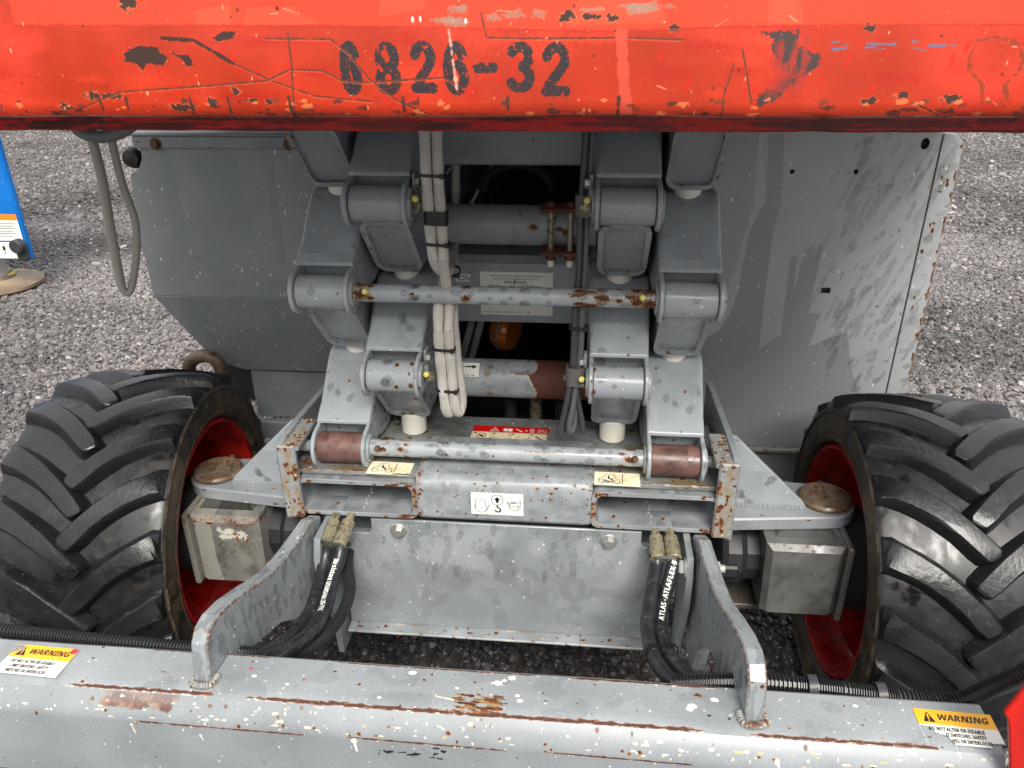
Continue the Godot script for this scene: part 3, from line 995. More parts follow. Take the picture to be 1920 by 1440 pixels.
func hexbolt(parent: Node, p: Vector3, n: Vector3, r: float, m: Material, washer := true, shank := 0.0) -> void:
	var x := n.normalized()
	var y := x.cross(Vector3(0.31, 0.9, 0.2)).normalized()
	var tr := Transform3D(Basis(x, y, x.cross(y)), p)
	var s := Soup.new()
	s.lathe([[0.0001, 0.0], [r, 0.0], [r, r * 0.75], [r * 0.86, r * 0.92], [0.0001, r * 0.95]], tr, 6)
	if washer:
		s.lathe([[0.0001, -r * 0.06], [r * 1.45, -r * 0.06], [r * 1.5, r * 0.05], [r * 1.4, r * 0.16], [r * 0.7, r * 0.17], [0.0001, r * 0.17]], tr, 20)
	if shank > 0.0:
		s.lathe([[0.0001, 0.0], [r * 0.55, 0.0], [r * 0.55, shank - 0.001], [r * 0.45, shank], [0.0001, shank]], tr, 14)
	put("bolt", s, m, parent, 25.0)

# ------------------------------------------------------------------ chassis
func chassis() -> void:
	var c := node("chassis", null, "grey chassis front with two fork pockets, rust on its edges")
	var o := Soup.new()
	# deck the scissor rollers run on
	o.box(Vector3(0, 0.565, -0.079), Vector3(0.776, 0.010, 0.226), 0.002)
	put("roller_deck", o, M.deck, c)
	# fork pockets
	for s in [-1.0, 1.0]:
		o = Soup.new()
		var outer := rrect(0.224, 0.074, 0.014, 5)
		var inner := rrect(0.206, 0.059, 0.012, 5)
		var rs := []
		for q in [[outer, -0.34, 0.0], [outer, 0.046, 0.0], [outer, 0.0485, -0.002], [inner, 0.0485, 0.001], [inner, 0.046, 0.0], [inner, -0.32, 0.0]]:
			var r := PackedVector3Array()
			for p in q[0]:
				var e: Vector2 = p + p.normalized() * q[2]
				r.push_back(Vector3(s * 0.269 + e.x, 0.5215 + e.y, q[1]))
			rs.push_back(r)
		rs.push_back(rs[0])
		o.begin()
		o._rings(rs, false, false)
		put("fork_pocket", o, M.pocket, c, 40.0)
		o = Soup.new()
		var lip := []
		for q in [[rrect(0.226, 0.076, 0.015, 5), 0.0475], [rrect(0.2245, 0.0745, 0.0145, 5), 0.0505], [rrect(0.2085, 0.0615, 0.013, 5), 0.0505], [rrect(0.2065, 0.0595, 0.012, 5), 0.0475]]:
			var r := PackedVector3Array()
			for p in q[0]:
				r.push_back(Vector3(s * 0.269 + p.x, 0.5215 + p.y, q[1]))
			lip.push_back(r)
		lip.push_back(lip[0])
		o.begin()
		o._rings(lip, false, false)
		put("pocket_rim", o, M.pocket_edge, c, 30.0)
		# weld bead across the pocket floor
		o = Soup.new()
		for i in 22:
			var z := 0.035 - 0.0125 * i
			o.lathe([[0.0001, -0.003], [0.0035, -0.002], [0.004, 0.0], [0.0035, 0.002], [0.0001, 0.003]], Transform3D(Basis.from_euler(Vector3(0.4, 0.9, 0.2)), Vector3(s * 0.262 + 0.002 * sin(i * 2.1), 0.4925, z)), 7)
		put("weld_bead", o, M.edge, c)
	# centre beam with a rolled top corner
	o = Soup.new()
	var pr := PackedVector2Array([Vector2(-0.10, 0.483), Vector2(0.040, 0.483), Vector2(0.047, 0.486), Vector2(0.0505, 0.492), Vector2(0.0505, 0.545), Vector2(0.049, 0.556), Vector2(0.044, 0.565), Vector2(0.036, 0.571), Vector2(0.026, 0.5735), Vector2(-0.10, 0.5735)])
	var rs2 := []
	for q in [[-0.158, 0.94], [-0.152, 0.99], [-0.146, 1.0], [0.146, 1.0], [0.152, 0.99], [0.158, 0.94]]:
		var r := PackedVector3Array()
		for p in pr:
			r.push_back(Vector3(q[0], 0.53 + (p.y - 0.53) * q[1], p.x * q[1]))
		rs2.push_back(r)
	o.loft(rs2)
	put("front_beam", o, M.front, c, 25.0)
	# end posts
	for s in [-1.0, 1.0]:
		o = Soup.new()
		o.prism(PackedVector2Array([Vector2(0.052, 0.474), Vector2(0.052, 0.628), Vector2(0.03, 0.634), Vector2(-0.05, 0.632), Vector2(-0.30, 0.615), Vector2(-0.30, 0.474)]), -0.006, 0.006, side_plane(s * 0.3985))
		put("side_plate", o, M.frame, c)
		o = Soup.new()
		o.box(Vector3(s * 0.385, 0.556, 0.054), Vector3(0.034, 0.152, 0.012), 0.003)
		put("post_face", o, M.post, c)
		o = Soup.new()
		o.box(Vector3(s * 0.3775, 0.6245, 0.002), Vector3(0.030, 0.011, 0.105), 0.002)
		put("post_cap", o, M.edge if s > 0 else M.post, c)
		# wing out to the steering pivot
		o = Soup.new()
		var w := PackedVector2Array([Vector2(s * 0.4048, -0.002), Vector2(s * 0.4048, -0.16)])
		for i in 13:
			var a := -PI / 2 + PI * i / 12.0
			w.push_back(Vector2(s * (0.594 + 0.055 * cos(a)), -0.078 + 0.055 * sin(a)))
		o.prism(w, 0.0, 0.027, flat_plane(0.452), 0.003)
		put("axle_wing", o, M.frame, c)
		o = Soup.new()
		o.cyl(0.048, 0.0, 0.012, along("y", Vector3(s * 0.596, 0.4795, -0.078)), 32, 0.004)
		o.lathe([[0.0001, 0.0115], [0.008, 0.0115], [0.007, 0.018], [0.0001, 0.020]], along("y", Vector3(s * 0.590, 0.4795, -0.098)), 10)
		put("pivot_cap", o, M.brown, c, 38.0, "rust-brown steering pivot cap")
		o = Soup.new()
		o.prism(PackedVector2Array([Vector2(s * 0.405, 0.4795), Vector2(s * 0.405, 0.625), Vector2(s * 0.415, 0.622), Vector2(s * 0.548, 0.492), Vector2(s * 0.556, 0.4795)]), -0.061, -0.049, Transform3D.IDENTITY, 0.002)
		put("wing_gusset", o, M.gusset, c)
		o = Soup.new()
		o.tube(curve([Vector3(s * 0.406, 0.4805, -0.047), Vector3(s * 0.47, 0.4805, -0.047), Vector3(s * 0.553, 0.4805, -0.047)], 0.004), 0.0042, 6, func(t, i): return 0.85 + 0.3 * sin(i * 2.2))
		o.tube(curve([Vector3(s * 0.406, 0.482, -0.047), Vector3(s * 0.406, 0.55, -0.047), Vector3(s * 0.406, 0.618, -0.047)], 0.004), 0.0040, 6, func(t, i): return 0.85 + 0.3 * sin(i * 2.2))
		put("weld_bead", o, M.frame, c)
		# lower side arms behind the bracket
		o = Soup.new()
		o.prism(PackedVector2Array([Vector2(0.034, 0.478), Vector2(0.115, 0.478), Vector2(0.130, 0.44), Vector2(0.128, 0.38), Vector2(0.085, 0.26), Vector2(0.075, 0.17), Vector2(0.02, 0.17), Vector2(0.02, 0.478)]), -0.006, 0.006, side_plane(s * 0.3265))
		put("bracket_lug", o, M.frame, c)
		# gooseneck bracket to the bumper
		o = Soup.new()
		var gk := []
		for p in [[0.060, 0.487], [0.094, 0.502], [0.138, 0.504], [0.210, 0.510], [0.260, 0.520], [0.300, 0.535], [0.333, 0.550], [0.386, 0.570], [0.420, 0.577], [0.442, 0.573], [0.457, 0.558], [0.468, 0.5015], [0.412, 0.5015], [0.408, 0.475], [0.36, 0.455], [0.26, 0.415], [0.19, 0.36], [0.16, 0.27], [0.10, 0.27]]:
			gk.push_back(Vector2(p[0], p[1]))
		o.prism(PackedVector2Array(gk), -0.0120, 0.0120, Transform3D(Basis(Vector3(s * 0.045, 0, 1).normalized(), Vector3(0, 1, 0), Vector3(1, 0, -s * 0.045).normalized()), Vector3(s * 0.3450, 0, 0)), 0.0026)
		put("gooseneck_bracket", o, M.bracket, c, 20.0)
		o = Soup.new()
		o.tube(curve([Vector3(s * 0.349, 0.502, 0.455), Vector3(s * 0.350, 0.502, 0.470), Vector3(s * 0.358, 0.503, 0.475), Vector3(s * 0.368, 0.503, 0.475), Vector3(s * 0.378, 0.502, 0.470), Vector3(s * 0.380, 0.502, 0.452)], 0.002), 0.0055, 8, func(t, i): return 0.92 + 0.14 * sin(i * 1.9))
		put("weld_bead", o, M.edge, c)
		# bolts through bracket and lug
		hexbolt(c, Vector3(s * 0.3625, 0.470, 0.128), Vector3(s, 0, 0.04), 0.0125, M.bolt, true, 0.020)
		if s > 0:
			hexbolt(c, Vector3(s * 0.3200, 0.452, 0.108), Vector3(-s, 0, 0), 0.0125, M.bolt)
		hexbolt(c, Vector3(s * 0.4046, 0.500, 0.010), Vector3(s, 0, 0), 0.008, M.zinc)
		# stub shaft between roller and side plate
		o = Soup.new()
		o.cyl(0.011, s * 0.356 if s > 0 else -0.393, 0.393 if s > 0 else -0.356, along("x", Vector3(0, 0.600, 0)), 14)
		put("roller_shaft", o, M.grey, c)
	# cover plate under the front beam
	o = Soup.new()
	o.prism(PackedVector2Array([Vector2(-0.249, 0.473), Vector2(-0.2495, 0.446), Vector2(-0.256, 0.440), Vector2(-0.306, 0.440), Vector2(-0.308, 0.40), Vector2(-0.293, 0.40), Vector2(-0.288, 0.394), Vector2(-0.292, 0.387), Vector2(-0.304, 0.385), Vector2(-0.312, 0.222), Vector2(0.312, 0.222), Vector2(0.306, 0.440), Vector2(0.256, 0.440), Vector2(0.2495, 0.446), Vector2(0.249, 0.473)]), 0.036, 0.042, Transform3D.IDENTITY, 0.0015)
	put("axle_cover", o, M.axle, c, 20.0, "grey cover plate with rain marks between the goosenecks")
	o = Soup.new()
	o.box(Vector3(0, 0.219, 0.052), Vector3(0.624, 0.006, 0.032), 0.002)
	put("cover_flange", o, M.edge_soft, c)
	for x in [-0.198, 0.191]:
		hexbolt(c, Vector3(x, 0.449, 0.0425), Vector3(0, 0, 1), 0.0105, M.zinc)
	# axle beam and underside
	o = Soup.new()
	o.box(Vector3(0, 0.335, -0.09), Vector3(0.70, 0.13, 0.14), 0.006)
	put("axle_beam", o, M.grey, c)
	o = Soup.new()
	o.box(Vector3(0, 0.262, -0.07), Vector3(1.02, 0.012, 0.10), 0.002)
	put("tie_plate", o, M.grime, c)
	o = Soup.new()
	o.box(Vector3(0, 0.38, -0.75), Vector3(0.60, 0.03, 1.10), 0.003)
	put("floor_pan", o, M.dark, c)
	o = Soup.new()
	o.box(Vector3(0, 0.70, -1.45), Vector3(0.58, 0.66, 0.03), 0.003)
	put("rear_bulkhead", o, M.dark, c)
	for s in [-1.0, 1.0]:
		o = Soup.new()
		o.box(Vector3(s * 0.31, 0.42, -0.90), Vector3(0.03, 0.16, 1.2), 0.003)
		put("frame_rail", o, M.grey, c)
	# valve block, pipes and lamp in the dark bay
	o = Soup.new()
	o.box(Vector3(0.045, 0.465, -0.30), Vector3(0.17, 0.10, 0.10), 0.006)
	put("valve_block", o, M.black, c)
	for i in 3:
		o = Soup.new()
		o.cyl(0.014, 0, 0.05, along("y", Vector3(-0.02 + 0.055 * i, 0.515, -0.29)), 14)
		put("valve_cartridge", o, M.fitting if i == 1 else M.dark, c)
	o = Soup.new()
	o.tube(curve([Vector3(-0.25, 0.56, -0.36), Vector3(-0.1, 0.555, -0.34), Vector3(0.08, 0.55, -0.34), Vector3(0.25, 0.565, -0.36)]), 0.014, 10)
	put("cross_hose", o, M.black, c)
	o = Soup.new()
	for q in [[0.0, 0.032], [0.010, 0.033]]:
		pass
	o.lathe([[0.0001, -0.022], [0.040, -0.021], [0.046, -0.012], [0.047, -0.006], [0.047, 0.006], [0.046, 0.012], [0.040, 0.021], [0.0001, 0.022]], Transform3D(Basis(Vector3(0.92, -0.05, 0.39), Vector3(0.05, 1.0, 0.0), Vector3(-0.39, 0.0, 0.92)), Vector3(-0.042, 0.672, -0.42)), 24)
	put("amber_lamp", o, M.amber, c, 38.0, "amber round warning lamp in the dark bay")
	o = Soup.new()
	o.lathe([[0.0475, -0.004], [0.0485, -0.003], [0.0485, 0.003], [0.0475, 0.004], [0.046, 0.0], [0.0475, -0.004]], Transform3D(Basis(Vector3(0.92, -0.05, 0.39), Vector3(0.05, 1.0, 0.0), Vector3(-0.39, 0.0, 0.92)), Vector3(-0.042, 0.672, -0.42)), 24)
	put("lamp_band", o, M.zinc, c)

# ------------------------------------------------------------------ wheels
func wheel(s: float) -> void:
	var w := node("wheel", null, "front tyre at the left, deep chevron tread, red rim" if s < 0 else "front tyre at the right, muddy sidewall, red rim")
	w.position = Vector3(-0.768 if s < 0 else 0.776, 0.336, -0.09)
	w.rotation.y = 0.094 if s < 0 else -0.019
	var o := Soup.new()
	var half := [[0.3065, 0.0], [0.3060, 0.09], [0.3030, 0.125], [0.3000, 0.145], [0.296, 0.1515], [0.2915, 0.1540], [0.2885, 0.1535], [0.286, 0.1508], [0.270, 0.1515], [0.255, 0.1522], [0.249, 0.1515], [0.246, 0.1495], [0.243, 0.1518], [0.237, 0.1508], [0.231, 0.1460], [0.2275, 0.138], [0.226, 0.12]]
	var prof := []
	for i in range(half.size() - 1, -1, -1):
		prof.push_back([half[i][0], -half[i][1]])
	for i in range(1, half.size()):
		prof.push_back([half[i][0], half[i][1]])
	prof.push_back(prof[0])
	o.lathe(prof, Transform3D.IDENTITY, 72)
	var split := Soup.new()                   # tread face and sidewalls wear different dirt
	var rest := Soup.new()
	for i in range(0, o.v.size(), 3):
		var r := 0.0
		for k in 3:
			r += Vector2(o.v[i + k].y, o.v[i + k].z).length() / 3.0
		(rest if r > 0.2970 else split).tri(o.v[i], o.v[i + 1], o.v[i + 2])
	put("tyre", rest, M.tread_base, w, 40.0)
	put("sidewall", split, M.sidewall, w, 30.0)
	o = Soup.new()
	var t := s                                  # disc sits towards the outside
	o.lathe([[0.2265, -t * 0.140], [0.223, -t * 0.146], [0.217, -t * 0.143], [0.213, -t * 0.130], [0.210, -t * 0.10], [0.198, -t * 0.085], [0.194, -t * 0.02], [0.180, t * 0.004], [0.150, t * 0.012], [0.145, t * 0.020], [0.110, t * 0.024], [0.060, t * 0.024], [0.060, t * 0.036], [0.150, t * 0.034], [0.200, t * 0.03], [0.205, t * 0.13], [0.2255, t * 0.142], [0.2255, t * 0.10], [0.215, t * 0.05], [0.215, -t * 0.11], [0.2265, -t * 0.140]], Transform3D.IDENTITY, 56)
	put("rim", o, M.red_rim, w, 35.0)
	var kinds := [[lug(-1.0, 1), lug(-1.0, 2), lug(-1.0, 3), lug(-1.0, 4)], [lug(1.0, 5), lug(1.0, 6), lug(1.0, 7), lug(1.0, 8)]]
	for k in 18:
		for side in 2:
			var m := MeshInstance3D.new()
			m.name = "tread_lug"
			m.mesh = kinds[side][(k * 3 + side) % 4]
			m.material_override = M.rubber
			var inner: bool = (side == 0) == (s > 0)
			var base := (7.8 if s < 0 else 18.6) if inner else (-1.0 if s < 0 else 9.0)
			m.rotation.x = -deg_to_rad(base + 20.0 * k + [0.0, 0.7, -0.6, 0.4, -0.3][k % 5])
			hang(m, w)

func lug(d: float, sd: int) -> ArrayMesh:                # one bar of the chevron, tip near the centre line, heel on the shoulder
	var o := Soup.new()
	var wear := FastNoiseLite.new()
	wear.seed = sd
	wear.frequency = 22.0
	var st := [[0.012, 0.001, 0.3275, 0.010], [0.008, 0.006, 0.3310, 0.0150], [-0.006, 0.020, 0.3315, 0.0165], [-0.030, 0.045, 0.3315, 0.0165], [-0.055, 0.067, 0.331, 0.0170], [-0.080, 0.085, 0.329, 0.0180], [-0.105, 0.100, 0.3270, 0.0195], [-0.125, 0.110, 0.3235, 0.0210], [-0.138, 0.116, 0.3195, 0.0225], [-0.1455, 0.120, 0.3150, 0.0235], [-0.1485, 0.122, 0.3060, 0.025], [-0.1490, 0.123, 0.2985, 0.026]]
	var rs := []
	for i in st.size():
		var a: Array = st[maxi(i - 1, 0)]; var b: Array = st[mini(i + 1, st.size() - 1)]
		var dir := Vector2(b[0] - a[0], b[1] - a[1]).normalized()
		if i >= 9:
			dir = Vector2(-0.93, 0.36)
		var nrm := Vector2(-dir.y, dir.x)
		var c := Vector2(st[i][0], st[i][1])
		var x := absf(c.x)
		var low := 0.3030 - 0.006 * smoothstep(0.07, 0.145, x)
		var top: float = st[i][2]
		var hw: float = st[i][3]
		if i >= 10:
			low = top - 0.012
		var out := PackedVector3Array()
		for q in [[-hw - 0.011, low], [-hw - 0.0040, lerpf(low, top, 0.55)], [-hw - 0.001, top - 0.0040], [-hw + 0.0025, top], [0.0, top + 0.0004], [hw - 0.0025, top], [hw + 0.001, top - 0.0040], [hw + 0.0040, lerpf(low, top, 0.55)], [hw + 0.011, low]]:
			var p: Vector2 = c + nrm * (q[0] * (1.0 + 0.10 * wear.get_noise_2d(c.x * 1.6, q[0] * 30.0)))
			var th: float = p.y / 0.331
			var rr: float = q[1] + (0.0022 * wear.get_noise_3d(p.x * 1.5, p.y * 1.5, 4.0) - 0.0004 if q[1] > low + 0.004 else 0.0)
			var xx := p.x
			if i >= 9:
				xx = minf(-0.1450, c.x) if i >= 10 else maxf(p.x, -0.1490)
			out.push_back(Vector3(-d * xx, rr * sin(th), rr * cos(th)))
		rs.push_back(out)
	o.loft(rs)
	return o.mesh(34.0)

func knuckle(s: float) -> void:
	var k := node("steering_knuckle", null, "drive housing inside the left wheel, scraped and rusty on top" if s < 0 else "grey drive housing inside the right wheel")
	var o := Soup.new()
	o.prism(PackedVector2Array([Vector2(s * 0.478, 0.300), Vector2(s * 0.474, 0.452), Vector2(s * 0.612, 0.452), Vector2(s * 0.612, 0.300), Vector2(s * 0.600, 0.292), Vector2(s * 0.490, 0.292)]), -0.19, 0.036, Transform3D.IDENTITY, 0.010)
	put("housing", o, M.knuckle_l if s < 0 else M.knuckle_r, k, 20.0)
	o = Soup.new()
	o.box(Vector3(s * 0.548, 0.445, -0.075), Vector3(0.118, 0.014, 0.17), 0.004)
	put("top_plate", o, M.edge, k)
	o = Soup.new()
	o.box(Vector3(s * 0.619, 0.373, -0.075), Vector3(0.012, 0.165, 0.23), 0.003)
	put("mounting_flange", o, M.knuckle_l if s < 0 else M.knuckle_r, k)
	o = Soup.new()
	o.cyl(0.10, 0.0, 0.14, along("x", Vector3(minf(s * 0.625, s * 0.765), 0.345, -0.085)), 28, 0.006)
	put("hub", o, M.dark, k)
	o = Soup.new()
	o.lathe([[0.0001, 0.0], [0.045, 0.0], [0.060, 0.006], [0.066, 0.016], [0.066, 0.040], [0.056, 0.052], [0.056, 0.075], [0.0001, 0.076]], Transform3D(Basis(Vector3(s, 0, 0), Vector3(0, 1, 0), Vector3(0, 0, s)), Vector3(s * 0.400, 0.372, -0.055)), 12)
	for i in 5:
		var a := TAU * i / 5.0 + 0.3
		o.box(Vector3(s * 0.418, 0.372 + 0.060 * cos(a), -0.055 + 0.060 * sin(a)), Vector3(0.034, 0.026, 0.026), 0.004)
	put("wheel_motor", o, M.motor, k, 30.0, "black wheel motor end cover")
	for i in 5:
		var a := TAU * i / 5.0 + 0.3
		hexbolt(k, Vector3(s * 0.401, 0.372 + 0.060 * cos(a), -0.055 + 0.060 * sin(a)), Vector3(-s, 0, 0), 0.007, M.motor, false)

# ------------------------------------------------------------------ scissor stack
func lofted_arm(parent: Node, called: String, x: float, yb: float, m: Material, upper: bool, raised := false) -> void:
	var o := Soup.new()
	if upper:
		var rs := []
		for q in [[-0.016, 0.0450, 0.0400], [-0.0185, 0.0480, 0.0395], [-0.036, 0.0610, 0.0480], [-0.050, 0.0715, -0.010], [-0.085, 0.100, -0.022], [-0.110, 0.1200, -0.024], [-0.124, 0.1300, -0.024], [-0.136, 0.1370, -0.022], [-0.150, 0.1410, -0.020], [-1.9, 0.21, 0.05]]:
			var r := PackedVector3Array()
			var wd := 0.099 + 0.009 * clampf((-0.02 - q[0]) / 0.12, 0.0, 1.0)
			for p in rrect(wd, q[1] - q[2], minf(0.0115, (q[1] - q[2]) * 0.45), 5):
				r.push_back(Vector3(x + p.x, yb + (q[1] + q[2]) / 2 + p.y, q[0]))
			rs.push_back(r)
		o.loft(rs)
		put(called, o, m, parent, 40.0)
		# cheeks that carry the pin
		for sd in [-1.0, 1.0]:
			var e := Soup.new()
			var poly := PackedVector2Array()
			for i in 15:
				var a := deg_to_rad(80 - 200.0 * i / 14.0)
				poly.push_back(Vector2(cos(a) * 0.034 + 0.002, sin(a) * 0.037))
			poly.push_back(Vector2(-0.060, -0.012))
			poly.push_back(Vector2(-0.110, -0.006))
			poly.push_back(Vector2(-0.110, 0.085))
			poly.push_back(Vector2(-0.060, 0.055))
			poly.push_back(Vector2(-0.018, 0.0400))
			e.prism(poly, -0.0035, 0.0035, Transform3D(Basis(Vector3(0, 0, 1), Vector3(0, 1, 0), Vector3(1, 0, 0)), Vector3(x + sd * 0.0462, yb, 0)), 0.0016)
			put("pin_cheek", e, m, parent, 30.0)
	else:
		var rs := []
		var front := func(y: float) -> float:
			return 0.004 + (y + 0.02) * 0.93
		for q in [[0.0, 0.0, true], [0.0, -0.0004, false], [0.0025, -0.002, false], [0.0085, -0.002, false], [0.0100, -0.013, false]]:
			var r := PackedVector3Array()
			for p in rrect(0.084 - 2.0 * q[0], 0.118 - 2.0 * q[0], 0.022 - q[0], 6):
				var y: float = -0.088 + p.y + (0.012 if raised else 0.0)
				r.push_back(Vector3(x + p.x, yb + y + (0.0 if not q[2] else 0.08), (front.call(y) + q[1]) if not q[2] else -1.9))
			rs.push_back(r)
		o.loft([rs[0], rs[1], rs[4]])
		put(called, o, m, parent, 34.0)
		var rim := Soup.new()
		rim.loft([rs[1], rs[2], rs[3], rs[4]], false, false)
		put("tube_rim", rim, M.edge_soft, parent, 34.0)

func scissors() -> void:
	var rows := [["outer", 0.300, 0.600], ["inner", 0.194, 0.748], ["outer", 0.300, 0.899], ["inner", 0.194, 1.047], ["outer", 0.300, 1.196]]
	for s in [-1.0, 1.0]:
		for i in 5:
			var x: float = s * rows[i][1]
			var y: float = rows[i][2]
			var m: Material = M.arm_wet_lit if i < 2 else M.arm_mid_lit if i == 2 else M.arm_dry_shaded
			if i < 4:
				var u := node("scissor_arm")
				lofted_arm(u, "arm_tube", x, y, m, true)
				var b := Soup.new()
				b.lathe([[0.0001, -0.0415], [0.0275, -0.0415], [0.0285, -0.0400], [0.0285, 0.0400], [0.0275, 0.0415], [0.0001, 0.0415]], along("x", Vector3(x, y, 0)), 32)
				if i == 0:
					put("hinge_roller", b, M.roller, u, 38.0, "bare rust-brown hinge roller")
				else:
					put("hinge_boss", b, m, u)
				for e in [-1.0, 1.0]:
					var wv := Soup.new()
					wv.cyl(0.0262, -0.0008, 0.0008, along("x", Vector3(x + e * 0.04215, y, 0)), 28, 0.0003)
					put("seam_ring", wv, M.rusty, u)
					var pn := Soup.new()
					pn.cyl(0.026, x + e * 0.0508 - 0.0035, x + e * 0.0508 + 0.0035, along("x", Vector3(0, y, 0)), 24, 0.0015)
					put("pin_end", pn, M.edge_soft if e != s else m, u)
				if i == 1 or i == 3:
					# keeper plate, bolt and grease nipple on the side towards the middle
					var kp := Soup.new()
					kp.box(Vector3(x - s * 0.0565, y + 0.014, -0.020), Vector3(0.006, 0.062, 0.022), 0.001, Transform3D.IDENTITY)
					put("pin_keeper", kp, M.edge_soft, u)
					hexbolt(u, Vector3(x - s * 0.0590, y + 0.032, -0.012), Vector3(-s, 0, 0.15), 0.0085, M.zinc, true)
					hexbolt(u, Vector3(x - s * 0.0590, y - 0.003, -0.006), Vector3(-s, 0, 0.2), 0.0100, M.fitting, false, 0.014)
					var gn := Soup.new()
					gn.lathe([[0.0001, 0.0], [0.0042, 0.0], [0.0042, 0.006], [0.0055, 0.008], [0.0045, 0.014], [0.0001, 0.016]], Transform3D(Basis(Vector3(0, 0.3, 0.95), Vector3(0, 0.95, -0.3), Vector3(-1, 0, 0)), Vector3(x - s * 0.0615, y + 0.008, 0.004)), 10)
					put("grease_nipple", gn, M.yellow, u)
			if i > 0:
				var l := node("scissor_arm")
				lofted_arm(l, "arm_tube", x, y, m, false, i == 1)
				var pd := Soup.new()
				if i == 1:
					pd.cyl(0.0245, y - 0.1772, y - 0.130, along("y", Vector3(x, 0, -0.122)), 24, 0.004)
				else:
					pd.cyl(0.0235, y - 0.200, y - 0.140, along("y", Vector3(x, 0, -0.152)), 24, 0.003)
				put("rest_pad", pd, M.white_pad, l, 38.0, "white plastic rest pad")
	# slim rods between the outer hinges
	for q in [[0.602, 0.0155, M.rod_low, 0.2535], [0.899, 0.0150, M.rod_mid, 0.2475]]:
		var o := Soup.new()
		o.cyl(q[1], -q[3], q[3], along("x", Vector3(0, q[0], 0.0)), 24, 0.001)
		var r := node("hinge_rod")
		put("rod", o, q[2], r, 38.0, "light grey rod with rust blisters")
		for s in [-1.0, 1.0]:
			o = Soup.new()
			o.lathe([[0.0001, 0.0], [0.0055, 0.0], [0.0055, 0.006], [0.004, 0.011], [0.0001, 0.012]], Transform3D(Basis(Vector3(0, 0.35, 0.94), Vector3(0, 0.94, -0.35), Vector3(-1, 0, 0)), Vector3(s * (q[3] - 0.023), q[0] + 0.006, 0.0125)), 10)
			put("grease_nipple", o, M.rusty if q[0] < 0.7 else M.yellow, r)
	# thick cross tubes
	var o := Soup.new()
	o.cyl(0.036, -0.15, 0.15, along("x", Vector3(0, 0.966, -0.20)), 32, 0.001)
	put("cross_tube", o, M.tube_up, null, 38.0, "grey cross tube with rust patches and a clamp")
	o = Soup.new()
	o.cyl(0.0385, -0.15, 0.15, along("x", Vector3(0, 0.655, -0.20)), 32, 0.001)
	put("cross_tube", o, M.tube_low, null, 38.0, "grey cross tube half stripped to brown rust")
	o = Soup.new()
	o.box(Vector3(0, 1.10, -0.26), Vector3(0.292, 0.075, 0.012), 0.003)
	put("cross_plate", o, M.arm_dry_shaded)
	# clamp on the upper tube
	var cl := node("tube_clamp", null, "rusty bolted clamp on the upper cross tube")
	for q in [[1.006, 0.008], [0.928, 0.008]]:
		o = Soup.new()
		o.box(Vector3(0.088, q[0], -0.165), Vector3(0.075, q[1], 0.05), 0.002)
		put("clamp_plate", o, M.rust_plate, cl)
	for x in [0.070, 0.104]:
		o = Soup.new()
		o.cyl(0.0048, 0.918, 1.012, along("y", Vector3(x, 0, -0.154)), 12)
		put("clamp_bolt", o, M.fitting, cl)
		hexbolt(cl, Vector3(x, 1.0105, -0.154), Vector3(0, 1, 0), 0.009, M.rust_plate, false)
		hexbolt(cl, Vector3(x, 0.9235, -0.154), Vector3(0, -1, 0), 0.009, M.rust_plate, false)
		o = Soup.new()
		o.cyl(0.006, 0.902, 0.916, along("y", Vector3(x, 0, -0.154)), 12, 0.002)
		put("bolt_end", o, M.white_pad, cl)
	# boxed beam with the data plate
	var bx := node("plate_beam", null, "grey box beam carrying the white data plate")
	o = Soup.new()
	o.prism(PackedVector2Array([Vector2(-0.286, 0.745), Vector2(-0.28, 0.745), Vector2(-0.28, 0.868), Vector2(-0.292, 0.882), Vector2(-0.38, 0.893), Vector2(-0.38, 0.745)]), -0.142, 0.142, side_plane(0), 0.003)
	put("beam_shell", o, M.arm_dry_shaded, bx, 30.0)
	# arched steel ring deep in the bay
	o = Soup.new()
	var arch := []
	for i in 17:
		var a := PI * i / 16.0
		arch.push_back(Vector3(-0.02 + 0.075 * cos(a), 0.97 + 0.055 * sin(a), -0.48))
	o.tube(PackedVector3Array(arch), 0.010, 8)
	put("steel_arch", o, M.dark)

